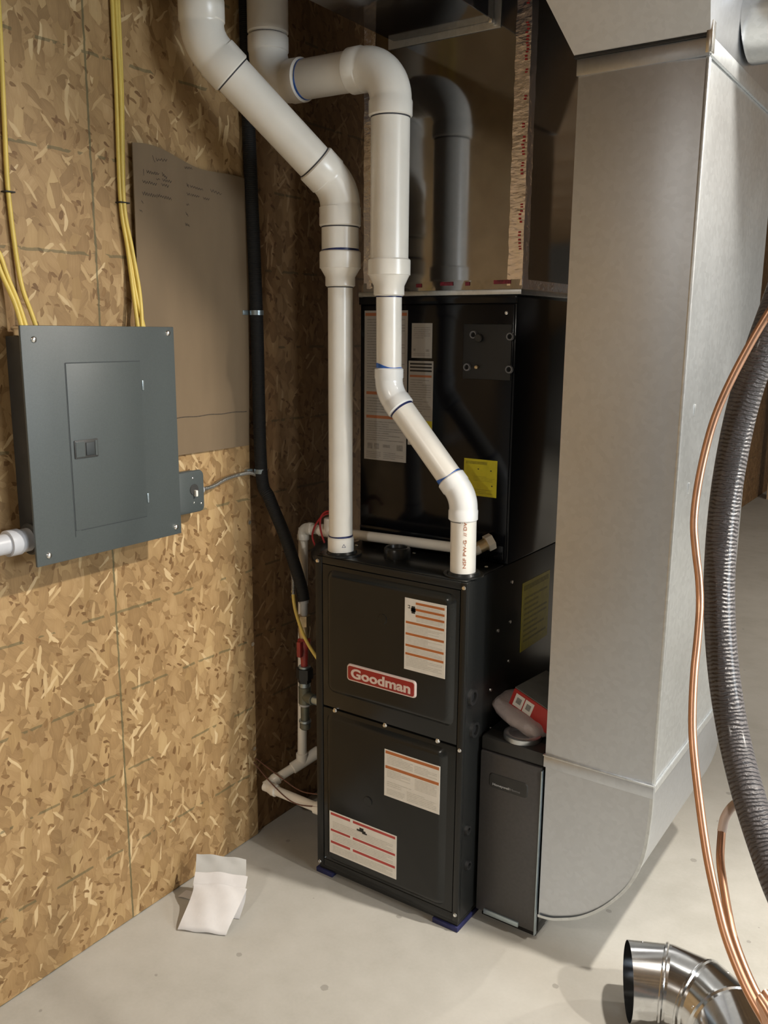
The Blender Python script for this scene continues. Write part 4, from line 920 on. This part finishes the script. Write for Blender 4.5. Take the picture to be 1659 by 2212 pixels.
# ================================================================== sheet metal elbow on the floor
se = thing('duct_elbow', 'shiny segmented galvanized duct elbow lying on the concrete floor', 'elbow', (1.2, -.05, 0))
er = .082; toward = Vector((-fwd.x, -fwd.y, 0)).normalized(); right = Vector((RT.x, RT.y, 0)).normalized()
p = at(1357, 2119, 'Z', er+.003); head = R(8); segl = (.085, .075, .075, .10); gores = []
planes = []; cur = p.copy(); dirs = []
for k in range(4):
    d = right*math.cos(head)+toward*math.sin(head); dirs.append(d); head += R(29)
pts = [p]
for k in range(4): pts.append(pts[-1]+dirs[k]*segl[k])
def miter_ring(c, d, nrm, r, seg=40):       # circle of axis d cut by the plane through c with normal nrm
    a = d.cross(V(0, 0, 1)).normalized(); b = V(0, 0, 1); out = []
    for i in range(seg):
        t = 2*math.pi*i/seg; o = (a*math.cos(t)+b*math.sin(t))*r; s = -(o.dot(nrm))/d.dot(nrm); out.append(c+o+d*s)
    return out
for k in range(4):
    d = dirs[k]; n0 = d if k == 0 else (dirs[k-1]+d).normalized(); n1 = d if k == 3 else (d+dirs[k+1]).normalized()
    a, b = pts[k], pts[k+1]; rings = []
    def rg(c, nrm, off, r): return miter_ring(c+d*off, d, nrm, r)
    sq = [(a, n0, 0, er), (a, n0, .004, er), (b, n1, -.016, er), (b, n1, -.013, er+.0035), (b, n1, -.009, er+.0035), (b, n1, -.006, er), (b, n1, 0, er), (b, n1, 0, er-.001), (a, n0, 0, er-.001)]
    if k == 3: sq = [(a, n0, 0, er), (b, n1, 0, er), (b, n1, 0, er-.001), (a, n0, 0, er-.001)]
    vs, fs = [], []
    for (c, nrm, off, r) in sq: vs += rg(c, nrm, off, r)
    for s in range(len(sq)):
        s2 = (s+1) % len(sq)
        for i in range(40): i2 = (i+1) % 40; fs.append([s*40+i, s*40+i2, s2*40+i2, s2*40+i])
    obj('gore', (vs, fs), 'galv_pipe', se, 35)
for (k, t, th_) in ((0, .03, 65), (2, .02, 60), (2, .04, 30)):
    c = pts[k]+dirs[k]*t; a = -dirs[k].cross(V(0, 0, 1)).normalized(); o = a*math.cos(R(th_))+V(0, 0, 1)*math.sin(R(th_)); 
    if o.dot(CAM-c) < 0: o = -a*math.cos(R(th_))+V(0, 0, 1)*math.sin(R(th_))
    obj('rivet', dome(c+o*er, o, .003, .0015), 'screw', se, 40)

# ================================================================== line set hanging in the foreground
LD = 1.36
ins = [(1760, 430, LD+.06), (1692, 620, LD+.03), (1650, 735, LD), (1612, 850, LD), (1588, 950, LD), (1568, 1070, LD), (1556, 1200, LD), (1554, 1320, LD), (1563, 1450, LD), (1583, 1580, LD), (1612, 1700, LD-.02), (1650, 1820, LD-.04), (1700, 1950, LD-.06), (1790, 2120, LD-.05)]
ip = [depth(*v) for v in ins]
ip = [V(ip[0].x+.10, ip[0].y+.12, ZC-.02), V(ip[0].x+.05, ip[0].y+.05, 2.1)]+ip+[V(2.05, -.95, .16), V(2.35, -.75, .03), V(2.7, -.7, .03)]
tag(obj('insulated_line', sweep(spline(ip, 10), .0215, 28), 'wrap', None, 60, loc=ip[-1]-V(0, 0, .0215)), 'thick black wrapped insulated refrigerant line hanging in front of the return duct', 'hose')
cpx = [(1700, 610), (1665, 668), (1625, 735), (1580, 820), (1545, 900), (1522, 980), (1506, 1060), (1499, 1130), (1503, 1190), (1510, 1250), (1512, 1310), (1507, 1380), (1500, 1450), (1496, 1530), (1497, 1600), (1507, 1700), (1526, 1838), (1549, 1949), (1571, 2032), (1610, 2129), (1656, 2212), (1720, 2310)]
cpp = [depth(u, v, 1.30-.00012*max(0, v-1300)) for u, v in cpx]
cpp = [V(ip[0].x+.03, ip[0].y+.05, ZC-.02), V(cpp[0].x+.05, cpp[0].y+.03, 2.1)]+cpp+[V(2.0, -1.0, .12), V(2.3, -.85, .01), V(2.7, -.85, .01)]
tag(obj('copper_tube', sweep(spline(cpp, 8), .0054, 14), 'copper', None, 60, loc=cpp[-1]), 'long thin copper tube snaking down in front of the return duct', 'tube', 'copper tubes')
c2 = [(1556, 1855), (1562, 1907), (1574, 1977), (1587, 2032), (1619, 2115), (1664, 2200), (1730, 2300)]
top = [(1700, 1790), (1650, 1745), (1612, 1732), (1587, 1738), (1567, 1764), (1559, 1797), (1556, 1855)]
ct = thing('copper_tube', 'short curled copper tube with pale sleeve, tucked behind the insulated line', 'tube', depth(1664, 2200, 1.2), 'copper tubes')
q2 = [depth(u, v, 1.34-.00025*max(0, v-1830)) for u, v in c2]; q1 = [depth(u, v, 1.36) for u, v in top]
q2 += [V(2.02, -1.03, .12), V(2.3, -.9, .012), V(2.7, -.9, .012)]
obj('tube', sweep(spline([q1[-2]]+q2, 8), .0054, 14), 'copper', ct, 60)
obj('sleeve', sweep(spline(q1[:-1], 8), .0062, 14), 'cap_pink', ct, 60)
